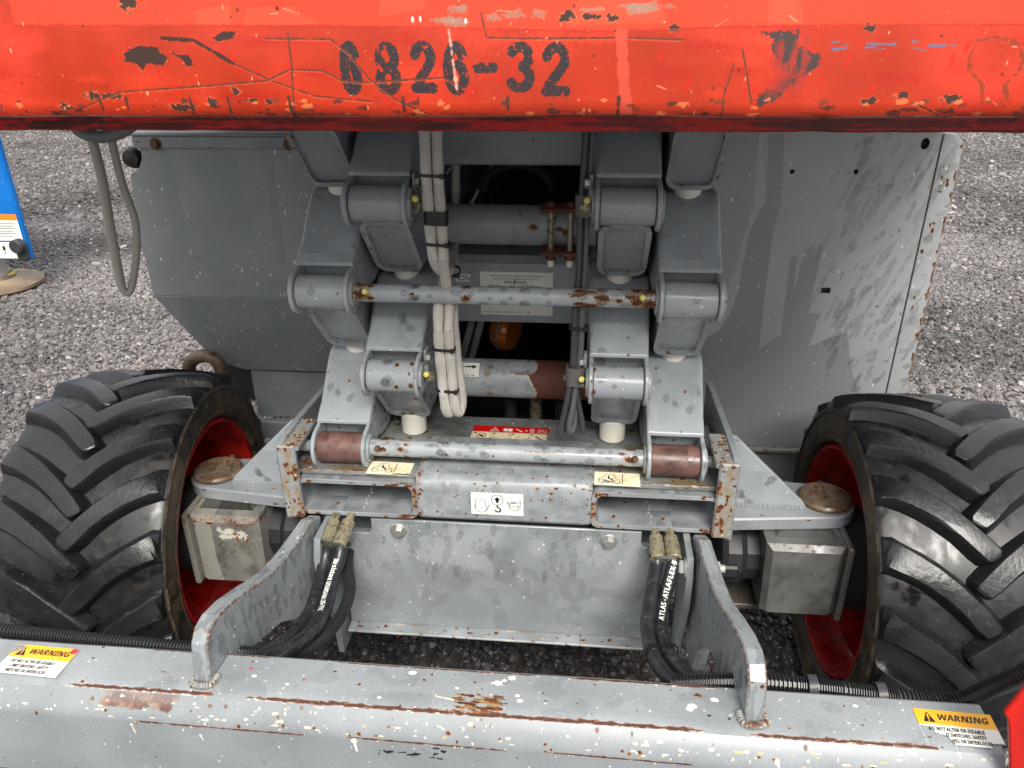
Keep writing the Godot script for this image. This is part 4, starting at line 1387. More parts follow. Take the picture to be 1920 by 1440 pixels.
# ------------------------------------------------------------------ bumper across the front
func bumper() -> void:
	var b := node("front_bumper", null, "grey front bumper bar with rust lines and white paint spots")
	var o := Soup.new()
	var tops := [[0.411, 0.40], [0.408, 0.490], [0.410, 0.497], [0.415, 0.5005], [0.440, 0.5005], [0.470, 0.5005], [0.480, 0.4985], [0.486, 0.4955], [0.480, 0.487], [0.420, 0.487], [0.419, 0.40]]
	var front := [[0.486, 0.4955], [0.4935, 0.4880], [0.500, 0.480], [0.5045, 0.472], [0.507, 0.462], [0.508, 0.35], [0.500, 0.35], [0.500, 0.455], [0.492, 0.475], [0.480, 0.487]]
	var nz := FastNoiseLite.new()
	nz.seed = 14
	nz.frequency = 2.0
	for q in [["top_flange", tops, M.bumper_top], ["front_face", front, M.bumper_front]]:
		o = Soup.new()
		var rs := []
		for i in 61:
			var x := -0.90 + 0.026 * i
			var r := PackedVector3Array()
			for p in q[1]:
				r.push_back(Vector3(x, p[1] + 0.0012 * nz.get_noise_2d(x, 3.0), p[0] + 0.0012 * nz.get_noise_2d(x, 30.0)))
			rs.push_back(r)
		o.loft(rs)
		put(q[0], o, q[2], b, 28.0)
	o = Soup.new()
	o.prism(PackedVector2Array([Vector2(0.652, 0.502), Vector2(0.630, 0.582), Vector2(0.622, 0.596), Vector2(0.648, 0.692), Vector2(0.70, 0.70), Vector2(0.80, 0.70), Vector2(0.80, 0.46), Vector2(0.655, 0.46)]), 0.509, 0.515, Transform3D.IDENTITY, 0.0015)
	put("corner_plate", o, M.red_plate, b, 30.0, "red plate standing on the bumper's right end")

# ------------------------------------------------------------------ hoses and cables
func strap(parent: Node, called: String, p: Vector3, dir: Vector3, across: Vector3, wx: float, wz: float, width: float, m: Material) -> void:
	var y := dir.normalized()
	var x := (across - y * across.dot(y)).normalized()
	var z := x.cross(y)
	var o := Soup.new()
	var rs := []
	for q in [[0.0, -width / 2], [0.0014, -width / 2], [0.0014, width / 2], [0.0, width / 2]]:
		var r := PackedVector3Array()
		for c in rrect(wx + q[0] * 2, wz + q[0] * 2, minf(wx, wz) * 0.48, 5):
			r.push_back(p + x * c.x + z * c.y + y * q[1])
		rs.push_back(r)
	rs.push_back(rs[0])
	o.begin()
	o._rings(rs, false, false)
	o.outward()
	if called == "cable_tie":
		o.box(p + x * (wx * 0.42) + z * (wz * 0.52), Vector3(0.007, 0.007, 0.006), 0.001)
	put(called, o, m, parent, 30.0)

func hoses() -> void:
	# pale control cables looped down the left of the bay
	var wb := node("control_cable_bundle", null, "pale grey control cables tied in a bundle")
	var jit := func(a: Array, dx: float, dz: float) -> Array:
		var r := []
		for p in a:
			r.push_back(p + Vector3(dx, 0, dz))
		return r
	var upper := [Vector3(-0.110, 1.26, 0.0), Vector3(-0.114, 1.16, 0.0), Vector3(-0.115, 1.09, 0.002), Vector3(-0.114, 1.037, 0.004), Vector3(-0.113, 0.995, 0.004), Vector3(-0.111, 0.962, 0.002), Vector3(-0.104, 0.940, -0.004), Vector3(-0.092, 0.931, -0.022), Vector3(-0.092, 0.928, -0.07), Vector3(-0.106, 0.922, -0.15), Vector3(-0.118, 0.928, -0.235), Vector3(-0.120, 0.99, -0.277), Vector3(-0.118, 1.05, -0.285), Vector3(-0.115, 1.12, -0.29)]
	var lower := [Vector3(-0.122, 0.955, -0.262), Vector3(-0.118, 0.915, -0.21), Vector3(-0.106, 0.915, -0.10), Vector3(-0.099, 0.912, -0.035), Vector3(-0.104, 0.88, -0.006), Vector3(-0.105, 0.843, 0.004), Vector3(-0.105, 0.80, 0.006), Vector3(-0.103, 0.76, 0.008), Vector3(-0.101, 0.72, 0.010), Vector3(-0.098, 0.692, 0.012), Vector3(-0.094, 0.680, 0.004), Vector3(-0.090, 0.690, -0.006), Vector3(-0.092, 0.72, -0.014), Vector3(-0.097, 0.77, -0.020), Vector3(-0.101, 0.84, -0.024), Vector3(-0.10, 0.90, -0.035)]
	var through := [Vector3(-0.092, 1.26, -0.004), Vector3(-0.096, 1.16, -0.004), Vector3(-0.097, 1.09, -0.002), Vector3(-0.096, 1.037, 0.0), Vector3(-0.095, 0.985, 0.0), Vector3(-0.094, 0.94, 0.002)] + lower.slice(4).map(func(v): return v + Vector3(0.013, 0, -0.003))
	for q in [[upper, 0.0, 0.0], [through, 0.0, 0.0], [lower, -0.004, 0.0]]:
		var o := Soup.new()
		o.tube(curve(jit.call(q[0], q[1], q[2])), 0.0088, 10, func(t, i): return 1.0 + 0.05 * sin(i * 0.9))
		put("cable", o, M.cable_white, wb, 60.0)
	for q in [[Vector3(-0.105, 1.092, 0.0), 0.0], [Vector3(-0.102, 0.985, 0.002), 0.0], [Vector3(-0.093, 0.930, -0.03), 0.5], [Vector3(-0.097, 0.90, -0.03), -0.5], [Vector3(-0.101, 0.805, 0.004), 0.0], [Vector3(-0.098, 0.728, 0.006), -0.1]]:
		strap(wb, "cable_tie", q[0], Vector3(0.05, 1, q[1]), Vector3(1, 0.06, 0), 0.037, 0.021, 0.0045, M.tie)
	strap(wb, "black_tape", Vector3(-0.103, 1.027, 0.002), Vector3(0.05, 1, 0), Vector3(1, 0, 0), 0.0365, 0.0205, 0.022, M.tie)
	# thin cables behind, near the lamp
	var tc := node("sensor_cable", null, "thin grey sensor cables beside the lamp")
	for q in [[-0.118, 0.014], [-0.098, 0.018]]:
		var o := Soup.new()
		o.tube(curve([Vector3(q[0] + 0.02, 0.76, -0.36), Vector3(q[0] + 0.006, 0.70, -0.33), Vector3(q[0] - 0.016, 0.62, -0.33)]), 0.008, 8)
		put("cable", o, M.cable_grey, tc)
	# dark flat cables down the right of the bay
	var rb := node("limit_switch_cables", null, "dark grey cables hanging in loops beside right arms")
	for q in [[[Vector3(0.128, 1.25, -0.02), Vector3(0.127, 1.15, -0.02), Vector3(0.124, 1.07, -0.02), Vector3(0.122, 0.986, -0.015), Vector3(0.122, 0.93, -0.012), Vector3(0.118, 0.87, -0.012), Vector3(0.117, 0.80, -0.01), Vector3(0.115, 0.745, -0.008), Vector3(0.108, 0.70, -0.006), Vector3(0.098, 0.660, -0.004), Vector3(0.095, 0.640, -0.006), Vector3(0.101, 0.641, -0.014), Vector3(0.110, 0.69, -0.02)], 0.0052, M.cable_dark],
		[[Vector3(0.136, 1.25, -0.03), Vector3(0.136, 1.15, -0.03), Vector3(0.133, 1.05, -0.03), Vector3(0.131, 0.94, -0.02), Vector3(0.130, 0.88, -0.015), Vector3(0.129, 0.80, -0.012), Vector3(0.124, 0.745, -0.008), Vector3(0.119, 0.70, 0.0), Vector3(0.113, 0.663, 0.002), Vector3(0.116, 0.650, 0.0), Vector3(0.122, 0.662, -0.006), Vector3(0.125, 0.71, -0.012)], 0.0054, M.cable_mid],
		[[Vector3(0.124, 0.90, -0.02), Vector3(0.121, 0.84, -0.014), Vector3(0.120, 0.78, -0.01), Vector3(0.126, 0.72, -0.006), Vector3(0.136, 0.665, -0.004), Vector3(0.138, 0.645, -0.006)], 0.0050, M.cable_dark],
		[[Vector3(0.113, 0.74, -0.004), Vector3(0.107, 0.70, -0.002), Vector3(0.101, 0.665, -0.004), Vector3(0.0985, 0.640, -0.004)], 0.0055, M.cable_dark]]:
		var o := Soup.new()
		o.tube(curve(q[0]), q[1], 9)
		put("cable", o, q[2], rb, 60.0)
	var o := Soup.new()
	for q in [[1.043, 0.130, -0.026], [0.757, 0.122, -0.008]]:
		strap(rb, "rubber_clamp", Vector3(q[1], q[0], q[2]), Vector3(0, 1, 0), Vector3(1, 0, 0), 0.030, 0.024, 0.034, M.clamp)
	strap(rb, "cable_tie", Vector3(0.124, 0.842, -0.014), Vector3(0, 1, 0), Vector3(1, 0.05, 0), 0.030, 0.018, 0.005, M.tie)
	strap(rb, "cable_tie", Vector3(0.127, 0.905, -0.016), Vector3(0, 1, 0), Vector3(1, 0.05, 0), 0.026, 0.018, 0.005, M.tie)
	# steering hoses each side
	var HL := [[[Vector3(-0.2855, 0.470, 0.100), Vector3(-0.2875, 0.445, 0.118), Vector3(-0.291, 0.420, 0.160), Vector3(-0.284, 0.414, 0.222), Vector3(-0.283, 0.428, 0.285), Vector3(-0.291, 0.455, 0.352), Vector3(-0.305, 0.465, 0.385)], Vector3(-0.2805, 0.488, 0.052)], [[Vector3(-0.3125, 0.466, 0.097), Vector3(-0.316, 0.437, 0.112), Vector3(-0.316, 0.412, 0.155), Vector3(-0.314, 0.402, 0.22), Vector3(-0.315, 0.421, 0.29), Vector3(-0.319, 0.455, 0.360), Vector3(-0.325, 0.468, 0.388)], Vector3(-0.3085, 0.488, 0.052)]]
	var HR := [[[Vector3(0.2725, 0.470, 0.092), Vector3(0.272, 0.452, 0.104), Vector3(0.262, 0.428, 0.152), Vector3(0.252, 0.414, 0.212), Vector3(0.257, 0.419, 0.28), Vector3(0.275, 0.435, 0.342), Vector3(0.300, 0.460, 0.388)], Vector3(0.271, 0.484, 0.050)], [[Vector3(0.2995, 0.472, 0.092), Vector3(0.301, 0.455, 0.104), Vector3(0.284, 0.420, 0.152), Vector3(0.274, 0.407, 0.202), Vector3(0.280, 0.416, 0.27), Vector3(0.303, 0.432, 0.332), Vector3(0.328, 0.462, 0.388)], Vector3(0.296, 0.484, 0.050)]]
	for q in [[HL, "black hydraulic hoses on the left with white print"], [HR, "black hydraulic hoses on the right with white print"]]:
		var h := node("hydraulic_hoses", null, q[1])
		for e in q[0]:
			var s := Soup.new()
			s.tube(curve(e[0], 0.008), 0.0120, 12)
			put("hose", s, M.hose, h, 60.0)
			var a: Vector3 = e[1]
			var b: Vector3 = e[0][0]
			var d := (b - a).normalized()
			b += d * 0.016
			var yv := d.cross(Vector3(0.3, 0.2, 0.9)).normalized()
			s = Soup.new()
			var ln := a.distance_to(b)
			s.lathe([[0.0001, 0.0], [0.0075, 0.0], [0.0075, ln * 0.22], [0.0120, ln * 0.24], [0.0120, ln * 0.38], [0.0100, ln * 0.40], [0.0130, ln * 0.46], [0.0136, ln * 0.97], [0.0120, ln], [0.0001, ln]], Transform3D(Basis(d, yv, d.cross(yv)), a), 12)
			put("hose_fitting", s, M.fitting, h, 30.0)
		var A: Vector3 = (q[0][0][0][0] + q[0][1][0][0]) * 0.5
		strap(h, "cable_tie", A + Vector3(0, -0.006, 0.006), (q[0][0][0][1] - q[0][0][0][0]), Vector3(1, 0, 0), 0.054, 0.027, 0.005, M.tie)
		var B: Vector3 = (q[0][0][0][4] + q[0][1][0][4]) * 0.5
		strap(h, "cable_tie", B, (q[0][0][0][5] - q[0][0][0][3]), Vector3(1, 0.05, 0), 0.054, 0.027, 0.006, M.tie)
	# corrugated sleeves
	var ribbed := func(t: float, i: int) -> float: return 1.0 if i % 4 < 2 else 0.74
	for q in [[[Vector3(-0.300, 0.3935, 0.0), Vector3(-0.298, 0.3940, 0.045), Vector3(-0.282, 0.400, 0.10), Vector3(-0.262, 0.404, 0.155), Vector3(-0.258, 0.401, 0.205), Vector3(-0.267, 0.399, 0.25), Vector3(-0.284, 0.420, 0.32), Vector3(-0.331, 0.468, 0.378), Vector3(-0.40, 0.485, 0.394), Vector3(-0.55, 0.492, 0.397), Vector3(-0.70, 0.497, 0.396), Vector3(-0.90, 0.499, 0.395)], 0.0105], [[Vector3(0.27, 0.478, 0.392), Vector3(0.34, 0.490, 0.394), Vector3(0.40, 0.4935, 0.394), Vector3(0.50, 0.489, 0.394), Vector3(0.60, 0.480, 0.395), Vector3(0.645, 0.484, 0.394), Vector3(0.69, 0.515, 0.390), Vector3(0.74, 0.555, 0.386)], 0.0125]]:
		o = Soup.new()
		o.tube(curve(q[0], 0.0016), q[1], 10, ribbed)
		put("corrugated_sleeve", o, M.corrugated, null, 30.0)
	for x in [[0.455, 0.492], [0.545, 0.486]]:
		strap(lift, "sleeve_clip", Vector3(x[0], x[1], 0.394), Vector3(1, 0, 0), Vector3(0, 1, 0), 0.027, 0.027, 0.012, M.cable_dark)
	o = Soup.new()
	o.box(Vector3(-0.392, 0.500, 0.404), Vector3(0.010, 0.016, 0.006), 0.001)
	put("sleeve_clip", o, M.cable_grey)

# ------------------------------------------------------------------ skins of single parts
func part_skins() -> void:
	var g := RandomNumberGenerator.new()
	g.seed = 91
	# edge_soft: mostly paint, some rust, cream primer
	var s := skin(512, 512, 501, grey_base() * 1.04, 0.12, 0.07, 0.42)
	for i in 26:
		spot(s, g.randf() * 512, g.randf() * 512, g.randf_range(14, 46), g.randf_range(8, 26), Color(0.58, 0.42, 0.24), 0.45, 1.1, 0.6, 0.7)
	for i in 60:
		rust(s, g.randf() * 512, g.randf() * 512, g.randf_range(3, 14), g.randf_range(3, 10), g.randf_range(0.5, 1.0))
	for i in 30:
		spot(s, g.randf() * 512, g.randf() * 512, g.randf_range(4, 26), g.randf_range(2, 7), Color(0.80, 0.74, 0.60), 0.6, 1.1)
	flecks(s, 140, 3, Color(0.9, 0.88, 0.82), 0.9, 4.0)
	M.edge_soft = tiled(skinned(s), 0.22, Vector3(0.1, 0.5, 0.3))
	# pocket mouths and posts: rust gathers in the corners and along the lower lips
	s = skin(1024, 240, 505, grey_base() * 0.98, 0.10, 0.06, 0.40)
	var pk := func(x: float, y: float) -> Vector2: return Vector2((x + 0.41) / 0.82 * 1024, (0.66 - y) / 0.19 * 240)
	for sx in [-1.0, 1.0]:
		for i in 40:
			var p: Vector2 = pk.call(sx * ([0.163, 0.372, 0.39][i % 3] + 0.006 * g.randfn(0.0, 1.0)), g.randf_range(0.478, 0.63))
			spot(s, p.x, p.y, g.randf_range(4, 12), g.randf_range(6, 22), Color(0.56, 0.42, 0.26), 0.4, 1.2, 0.55, 0.7)
		for i in 24:
			var p: Vector2 = pk.call(sx * (0.161 + 0.008 * g.randfn(0.0, 1.0)), g.randf_range(0.484, 0.562))
			if ragged(p.x * 2.0, p.y * 2.0) > -0.1:
				rust(s, p.x, p.y, g.randf_range(2, 7), g.randf_range(3, 9), 0.9)
		for i in 22:
			var p: Vector2 = pk.call(sx * (0.374 + 0.010 * g.randfn(0.0, 1.0)), g.randf_range(0.478, 0.60))
			if ragged(p.x * 2.0, p.y * 2.0) > -0.12:
				rust(s, p.x, p.y, g.randf_range(2, 8), g.randf_range(3, 10), 1.0)
		for i in 22:
			var p: Vector2 = pk.call(sx * g.randf_range(0.16, 0.375), (0.4875 if i % 3 else 0.5555) + 0.002 * g.randfn(0.0, 1.0))
			if ragged(p.x * 0.7, p.y) > 0.0:
				rust(s, p.x, p.y, g.randf_range(3, 11), g.randf_range(2, 5), 0.9)
		for i in 16:
			var p: Vector2 = pk.call(sx * g.randf_range(0.366, 0.405), g.randf_range(0.48, 0.65))
			rust(s, p.x, p.y, g.randf_range(1.5, 5), g.randf_range(2, 7), 0.8)
	flecks(s, 160, 33, Color(0.9, 0.88, 0.82), 0.7, 3.0)
	M.pocket_edge = region(skinned(s), -0.41, 0.41, 0.47, 0.66, -0.14, 0.07)
	M.post = M.pocket_edge
	# inside the fork pockets
	s = skin(512, 512, 511, grey_base() * 0.95, 0.14, 0.06, 0.42, {"at": 0.52, "dark": 0.85, "soft": 0.3, "freq": 0.008})
	for i in 10:
		rust(s, g.randf() * 512, g.randf() * 512, g.randf_range(3, 9))
	M.pocket = tiled(skinned(s), 0.3)
	# roller deck: brown water stains under the rollers
	s = skin(1024, 320, 521, Color(0.47, 0.49, 0.485), 0.14, 0.06, 0.30, {"at": 0.5, "dark": 0.86, "soft": 0.3, "freq": 0.01})
	var dk := func(x: float, z: float) -> Vector2: return Vector2((x + 0.39) / 0.78 * 1024, (z + 0.195) / 0.235 * 320)
	for sx in [-1.0, 1.0]:
		for i in 46:
			var p: Vector2 = dk.call(sx * g.randf_range(0.20, 0.385), 0.02 + g.randf_range(-0.07, 0.02))
			spot(s, p.x, p.y, g.randf_range(10, 60), g.randf_range(5, 18), Color(0.42, 0.33, 0.20), 0.32, 1.1, 0.25, 0.6)
		for i in 34:
			var p: Vector2 = dk.call(sx * g.randf_range(0.17, 0.385), g.randf_range(-0.19, 0.036))
			rust(s, p.x, p.y, g.randf_range(3, 12), g.randf_range(3, 8))
		for i in 30:
			var p: Vector2 = dk.call(sx * g.randf_range(0.165, 0.385), g.randf_range(0.030, 0.037))
			rust(s, p.x, p.y, g.randf_range(4, 16), g.randf_range(3, 7))
	for i in 30:
		var p: Vector2 = dk.call(g.randf_range(-0.25, 0.25), g.randf_range(-0.19, 0.03))
		spot(s, p.x, p.y, g.randf_range(10, 50), g.randf_range(5, 16), Color(0.43, 0.38, 0.28), 0.3, 1.1, 0.25, 0.6)
	flecks(s, 260, 4, Color(0.88, 0.87, 0.82), 0.9, 4.0)
	M.deck = region(skinned(s), -0.39, 0.39, 0.54, 0.58, -0.195, 0.04)
	# centre beam
	s = skin(1024, 320, 531, grey_base() * 1.0, 0.09, 0.04, 0.36, {"at": 0.52, "dark": 0.90, "soft": 0.3, "freq": 0.008})
	for i in 44:
		rust(s, g.randf() * 1024, 320 * (0.05 + 0.40 * pow(g.randf(), 1.5)), g.randf_range(3, 12), g.randf_range(3, 8))
	for i in 16:
		rust(s, g.randf() * 1024, 320 * g.randf_range(0.4, 1.0), g.randf_range(3, 9))
	for e in [0, 1024]:
		for i in 11:
			rust(s, absf(e - g.randf() * 40.0), g.randf() * 320, g.randf_range(3, 12), g.randf_range(4, 14))
	flecks(s, 260, 5, Color(0.9, 0.89, 0.85), 0.9, 4.5)
	for i in 26:
		var p := Vector2(g.randf() * 1024, g.randf_range(20, 140))
		stroke(s, [p, p + Vector2(g.randf_range(-3, 3), g.randf_range(12, 60))], g.randf_range(2, 6), Color(0.58, 0.44, 0.27), 0.35, 0.9)
	M.front = region(skinned(s), -0.16, 0.16, 0.478, 0.578, -0.05, 0.05)
	# plate between the goosenecks
	s = skin(1024, 432, 541, Color(0.515, 0.538, 0.55), 0.08, 0.03, 0.32, {"at": 0.62, "dark": 0.95, "soft": 0.08, "freq": 0.007})
	for i in 26:
		var p := Vector2(g.randf() * 1024, g.randf_range(20, 170))
		spot(s, p.x, p.y, g.randf_range(16, 70), g.randf_range(20, 60), Color(0.59, 0.612, 0.622), 0.75, 1.1, 0.42, 0.15)
	for i in 60:
		var p := Vector2(g.randf() * 1024, g.randf_range(10, 200))
		var r := g.randf_range(5, 11)
		wetdrop(s, p.x, p.y, r, r * g.randf_range(1.0, 4.0), g.randf_range(-0.3, 0.1), g.randf_range(0.86, 0.93), 0.7)
	for i in 22:
		var p := Vector2(g.randf() * 1024, g.randf_range(140, 300))
		spot(s, p.x, p.y, g.randf_range(6, 20), g.randf_range(14, 50), Color(0.56, 0.582, 0.592), 0.5, 0.9, 0.4, 0.3)
	flecks(s, 300, 6, Color(0.9, 0.9, 0.88), 0.8, 3.5, 1.4)
	for i in 40:
		rust(s, g.randf() * 1024, g.randf_range(418, 432), g.randf_range(3, 9), 4)
	M.axle = region(skinned(s), -0.32, 0.32, 0.21, 0.48, -0.1, 0.1)
	# gooseneck brackets: streaks running down, rust along the upper edge
	s = skin(640, 480, 551, grey_base() * 0.97, 0.07, 0.04, 0.34, {"at": 0.55, "dark": 0.88, "soft": 0.05, "freq": 0.03, "sx": 1.0, "sy": 2.4})
	flecks(s, 240, 7, Color(0.92, 0.91, 0.86), 0.8, 4.0, 1.3)
	var out := [[0.094, 0.502], [0.138, 0.504], [0.210, 0.510], [0.260, 0.520], [0.300, 0.535], [0.333, 0.550], [0.386, 0.570], [0.420, 0.577], [0.442, 0.573], [0.457, 0.558], [0.466, 0.51]]
	for i in out.size() - 1:
		for j in 9:
			var t := g.randf()
			var p := Vector2((1.0 - (lerpf(out[i][0], out[i + 1][0], t) - 0.05) / 0.44) * 640, (0.59 - lerpf(out[i][1], out[i + 1][1], t) + 0.003) / 0.33 * 480)
			if ragged(p.x * 1.3, p.y * 1.3) > -0.12:
				rust(s, p.x, p.y, g.randf_range(2, 6), g.randf_range(1.5, 4))
	for i in 8:
		rust(s, g.randf() * 640, g.randf() * 480, g.randf_range(3, 8), g.randf_range(3, 6))
	M.bracket = region(skinned(s), 0.26, 0.60, 0.26, 0.59, 0.05, 0.49)
	# bumper: the flat top, then the rounded front
	var cream := Color(0.90, 0.86, 0.74)
	s = skin(2048, 192, 561, grey_base() * 1.0, 0.06, 0.04, 0.34, {"at": 0.62, "dark": 0.95, "soft": 0.07, "freq": 0.006})
	var bz := func(x: float, z: float) -> Vector2: return Vector2((x + 0.72) / 1.44 * 2048, (z - 0.40) / 0.095 * 192)
	for q in [[-0.56, -0.33, 0.4825, 4.5], [-0.32, 0.33, 0.483, 5.5], [0.35, 0.60, 0.4835, 4.5]]:
		rustline(s, bz.call(q[0], q[2]), bz.call(q[1], q[2]), q[3])
	for q in [[-0.47, -0.28, 2.0], [-0.20, 0.10, 2.5], [0.12, 0.335, 4.0]]:
		rustline(s, bz.call(q[0], 0.4155), bz.call(q[1], 0.4155), q[2], 1.0)
	for i in 70:                                               # scuffed rust patch near the middle
		var p: Vector2 = bz.call(0.008 + g.randf_range(-0.030, 0.026), 0.468 + g.randf_range(-0.014, 0.014))
		stroke(s, [p, p + Vector2(g.randf_range(6, 26), g.randf_range(0, 4))], g.randf_range(2, 5), [Color(0.36, 0.19, 0.08), Color(0.48, 0.31, 0.13), Color(0.27, 0.14, 0.07), Color(0.56, 0.42, 0.24)][i % 4], 0.7, 1.2, 0.85)
	stroke(s, [bz.call(-0.045, 0.462), bz.call(-0.02, 0.466)], 3.0, cream, 0.8, 0.9)
	for i in 26:
		var p: Vector2 = bz.call(g.randf_range(-0.70, 0.70), g.randf_range(0.415, 0.478))
		rust(s, p.x, p.y, g.randf_range(1.5, 5), g.randf_range(1.5, 4))
	for q in [[-0.365, 0.44], [-0.355, 0.455], [-0.375, 0.47], [0.38, 0.47], [0.37, 0.455], [0.30, 0.43], [0.68, 0.47], [0.69, 0.475]]:
		var p: Vector2 = bz.call(q[0], q[1])
		rust(s, p.x, p.y, g.randf_range(4, 9), g.randf_range(3, 7))
	flecks(s, 700, 8, Color(0.96, 0.95, 0.92), 0.6, 2.8, 1.1)
	flecks(s, 170, 9, Color(0.18, 0.18, 0.19), 0.7, 2.6, 1.0)
	for q in [[0.052, 0.423, 8], [0.042, 0.428, 5], [0.034, 0.433, 9], [0.062, 0.452, 5], [0.066, 0.460, 6], [0.32, 0.436, 8], [0.29, 0.449, 9], [0.286, 0.454, 7], [-0.085, 0.425, 8], [-0.02, 0.446, 4], [0.50, 0.43, 5], [-0.30, 0.45, 5], [-0.12, 0.47, 4], [-0.25, 0.46, 4]]:
		var p: Vector2 = bz.call(q[0], q[1])
		spot(s, p.x, p.y, q[2], q[2], Color(0.93, 0.90, 0.85), 1.0, 0.35)
	for q in [[-0.31, 0.437], [-0.23, 0.45], [-0.58, 0.425], [0.31, 0.462], [0.335, 0.465]]:
		var p: Vector2 = bz.call(q[0], q[1])
		spot(s, p.x, p.y, 4, 3, Color(0.80, 0.16, 0.24) if q[0] < 0 else Color(0.10, 0.13, 0.25), 0.9, 0.6)
	M.bumper_top = region(skinned(s), -0.72, 0.72, 0.40, 0.51, 0.40, 0.495)
	s = skin(2048, 224, 563, grey_base() * 0.96, 0.06, 0.04, 0.34)
	var bf := func(x: float, y: float) -> Vector2: return Vector2((x + 0.72) / 1.44 * 2048, (0.500 - y) / 0.16 * 224)
	for i in 90:                                               # rust spreading over the front fold at the left
		var p: Vector2 = bf.call(g.randf_range(-0.50, -0.41) + g.randf() * 0.02, 0.496 - 0.014 * pow(g.randf(), 1.5))
		spot(s, p.x, p.y, g.randf_range(3, 12), g.randf_range(2, 7), [Color(0.42, 0.22, 0.14), Color(0.34, 0.16, 0.10), Color(0.55, 0.40, 0.30)][i % 3], 0.7, 1.4, 0.8)
	for i in 300:                                              # cream chips on the rounded front
		var p: Vector2 = bf.call(g.randf_range(-0.70, 0.70), 0.468 + 0.028 * g.randf())
		if ragged(p.x * 0.5, 20.0) + 0.5 > g.randf():
			spot(s, p.x, p.y, g.randf_range(1, 7), g.randf_range(0.7, 2.2), cream if i % 9 else Color(0.80, 0.66, 0.38), 0.9, 1.5)
	for i in 60:
		var p: Vector2 = bf.call(g.randf_range(-0.70, 0.70), g.randf_range(0.462, 0.494))
		rust(s, p.x, p.y, g.randf_range(1.5, 5), g.randf_range(1.5, 4))
	for q in [[-0.46, -0.20], [-0.17, 0.06], [0.10, 0.30], [0.40, 0.62]]:
		rustline(s, bf.call(q[0], 0.4645), bf.call(q[1], 0.4625), 1.8, 0.8)
	flecks(s, 420, 18, Color(0.96, 0.95, 0.92), 0.6, 2.6, 1.6)
	flecks(s, 60, 19, Color(0.18, 0.18, 0.19), 0.7, 2.6, 1.0)
	for q in [[-0.148, 0.459, 4.0, 26.0], [-0.455, 0.458, 2.0, 22.0], [-0.36, 0.447, 2.0, 12.0], [0.39, 0.475, 3.0, 8.0]]:
		var p: Vector2 = bf.call(q[0], q[1])
		spot(s, p.x, p.y, q[2] * 1.5, q[2] * 1.7, Color(0.90, 0.87, 0.82), 0.95, 0.3)
		stroke(s, [p, p + Vector2(3, q[3])], q[2], Color(0.90, 0.87, 0.82), 0.95, 0.4)
	for i in 16:                                               # black scuffs under the front edge
		var p: Vector2 = bf.call(-0.07 + g.randf_range(-0.05, 0.04), g.randf_range(0.436, 0.458))
		spot(s, p.x, p.y, g.randf_range(1, 9), g.randf_range(1, 4), Color(0.06, 0.07, 0.11), 0.9, 1.6)
	M.bumper_front = region(skinned(s), -0.72, 0.72, 0.34, 0.50, 0.40, 0.51)
	# arms that only some rain reaches; light painted in, grey partly brightened
	s = skin(768, 768, 571, grey_base() * 1.08, 0.07, 0.04, 0.30)
	for i in 14:
		var r := g.randf_range(9, 20)
		wetdrop(s, g.randf() * 768, g.randf() * 768, r, r, 0.0, 0.83)
	flecks(s, 180, 10, Color(0.87, 0.87, 0.84), 0.9, 5.0, 1.4)
	flecks(s, 60, 11, Color(0.2, 0.2, 0.2), 0.8, 5.0, 1.8)
	for i in 9:
		rust(s, g.randf() * 768, g.randf() * 768, g.randf_range(3, 7))
	M.arm_mid_lit = tiled(skinned(s), 0.31, Vector3(0.3, 0.6, 0.1))
	# rods and tubes
	var rods := []
	for k in 2:
		s = skin(1024, 64, 581 + k, grey_base() * 1.14, 0.05, 0.04, 0.30)  # rod grey brightened, daylight painted into the colour
		for i in 34:
			var r := g.randf_range(6, 15)
			wetdrop(s, g.randf() * 1024, g.randf_range(8, 60), r * 1.4, r, 0.0, 0.82)
		if k == 0:
			for q in [[60, 22, 16, 9], [130, 20, 12, 8], [470, 30, 6, 5], [640, 8, 60, 5], [150, 50, 10, 6], [960, 22, 22, 12], [930, 50, 16, 6], [300, 32, 6, 5]]:
				rust(s, q[0], q[1], q[2], q[3])
			stroke(s, [Vector2(60, 60), Vector2(1000, 60)], 7, Color(0.60, 0.48, 0.30), 0.5, 1.0, -1.0, 0.35)
		else:
			for q in [[28, 26, 26, 22], [60, 40, 16, 9], [206, 22, 9, 7], [390, 34, 18, 12], [760, 10, 30, 12], [800, 52, 36, 10], [770, 44, 22, 9], [845, 22, 28, 13], [900, 30, 12, 9], [960, 34, 26, 20], [1000, 40, 26, 20], [940, 16, 24, 9]]:
				rust(s, q[0], q[1], q[2], q[3])
		rods.push_back(s)
	M.rod_low = region(skinned(rods[0]), -0.2535, 0.2535, 0.586, 0.618, -0.016, 0.016)
	M.rod_mid = region(skinned(rods[1]), -0.2475, 0.2475, 0.884, 0.914, -0.016, 0.016)
	s = skin(1024, 256, 591, grey_base() * 0.98, 0.10, 0.05, 0.42)
	for q in [[440, 24, 34, 9], [560, 40, 14, 12], [640, 110, 34, 20], [700, 30, 26, 12], [735, 130, 12, 26], [760, 60, 26, 9], [800, 120, 26, 20], [840, 140, 30, 26], [870, 180, 30, 26], [420, 230, 40, 7], [700, 236, 50, 9], [860, 100, 14, 12]]:
		rust(s, q[0], q[1], q[2], q[3], 0.7)
	flecks(s, 120, 12, Color(0.2, 0.2, 0.2), 0.8, 3.5)
	M.tube_up = region(skinned(s), -0.15, 0.15, 0.928, 1.004, -0.24, -0.16)
	s = skin(1024, 256, 601, grey_base() * 1.04, 0.10, 0.05, 0.40, {"at": 0.6, "dark": 0.92, "soft": 0.2, "freq": 0.012})
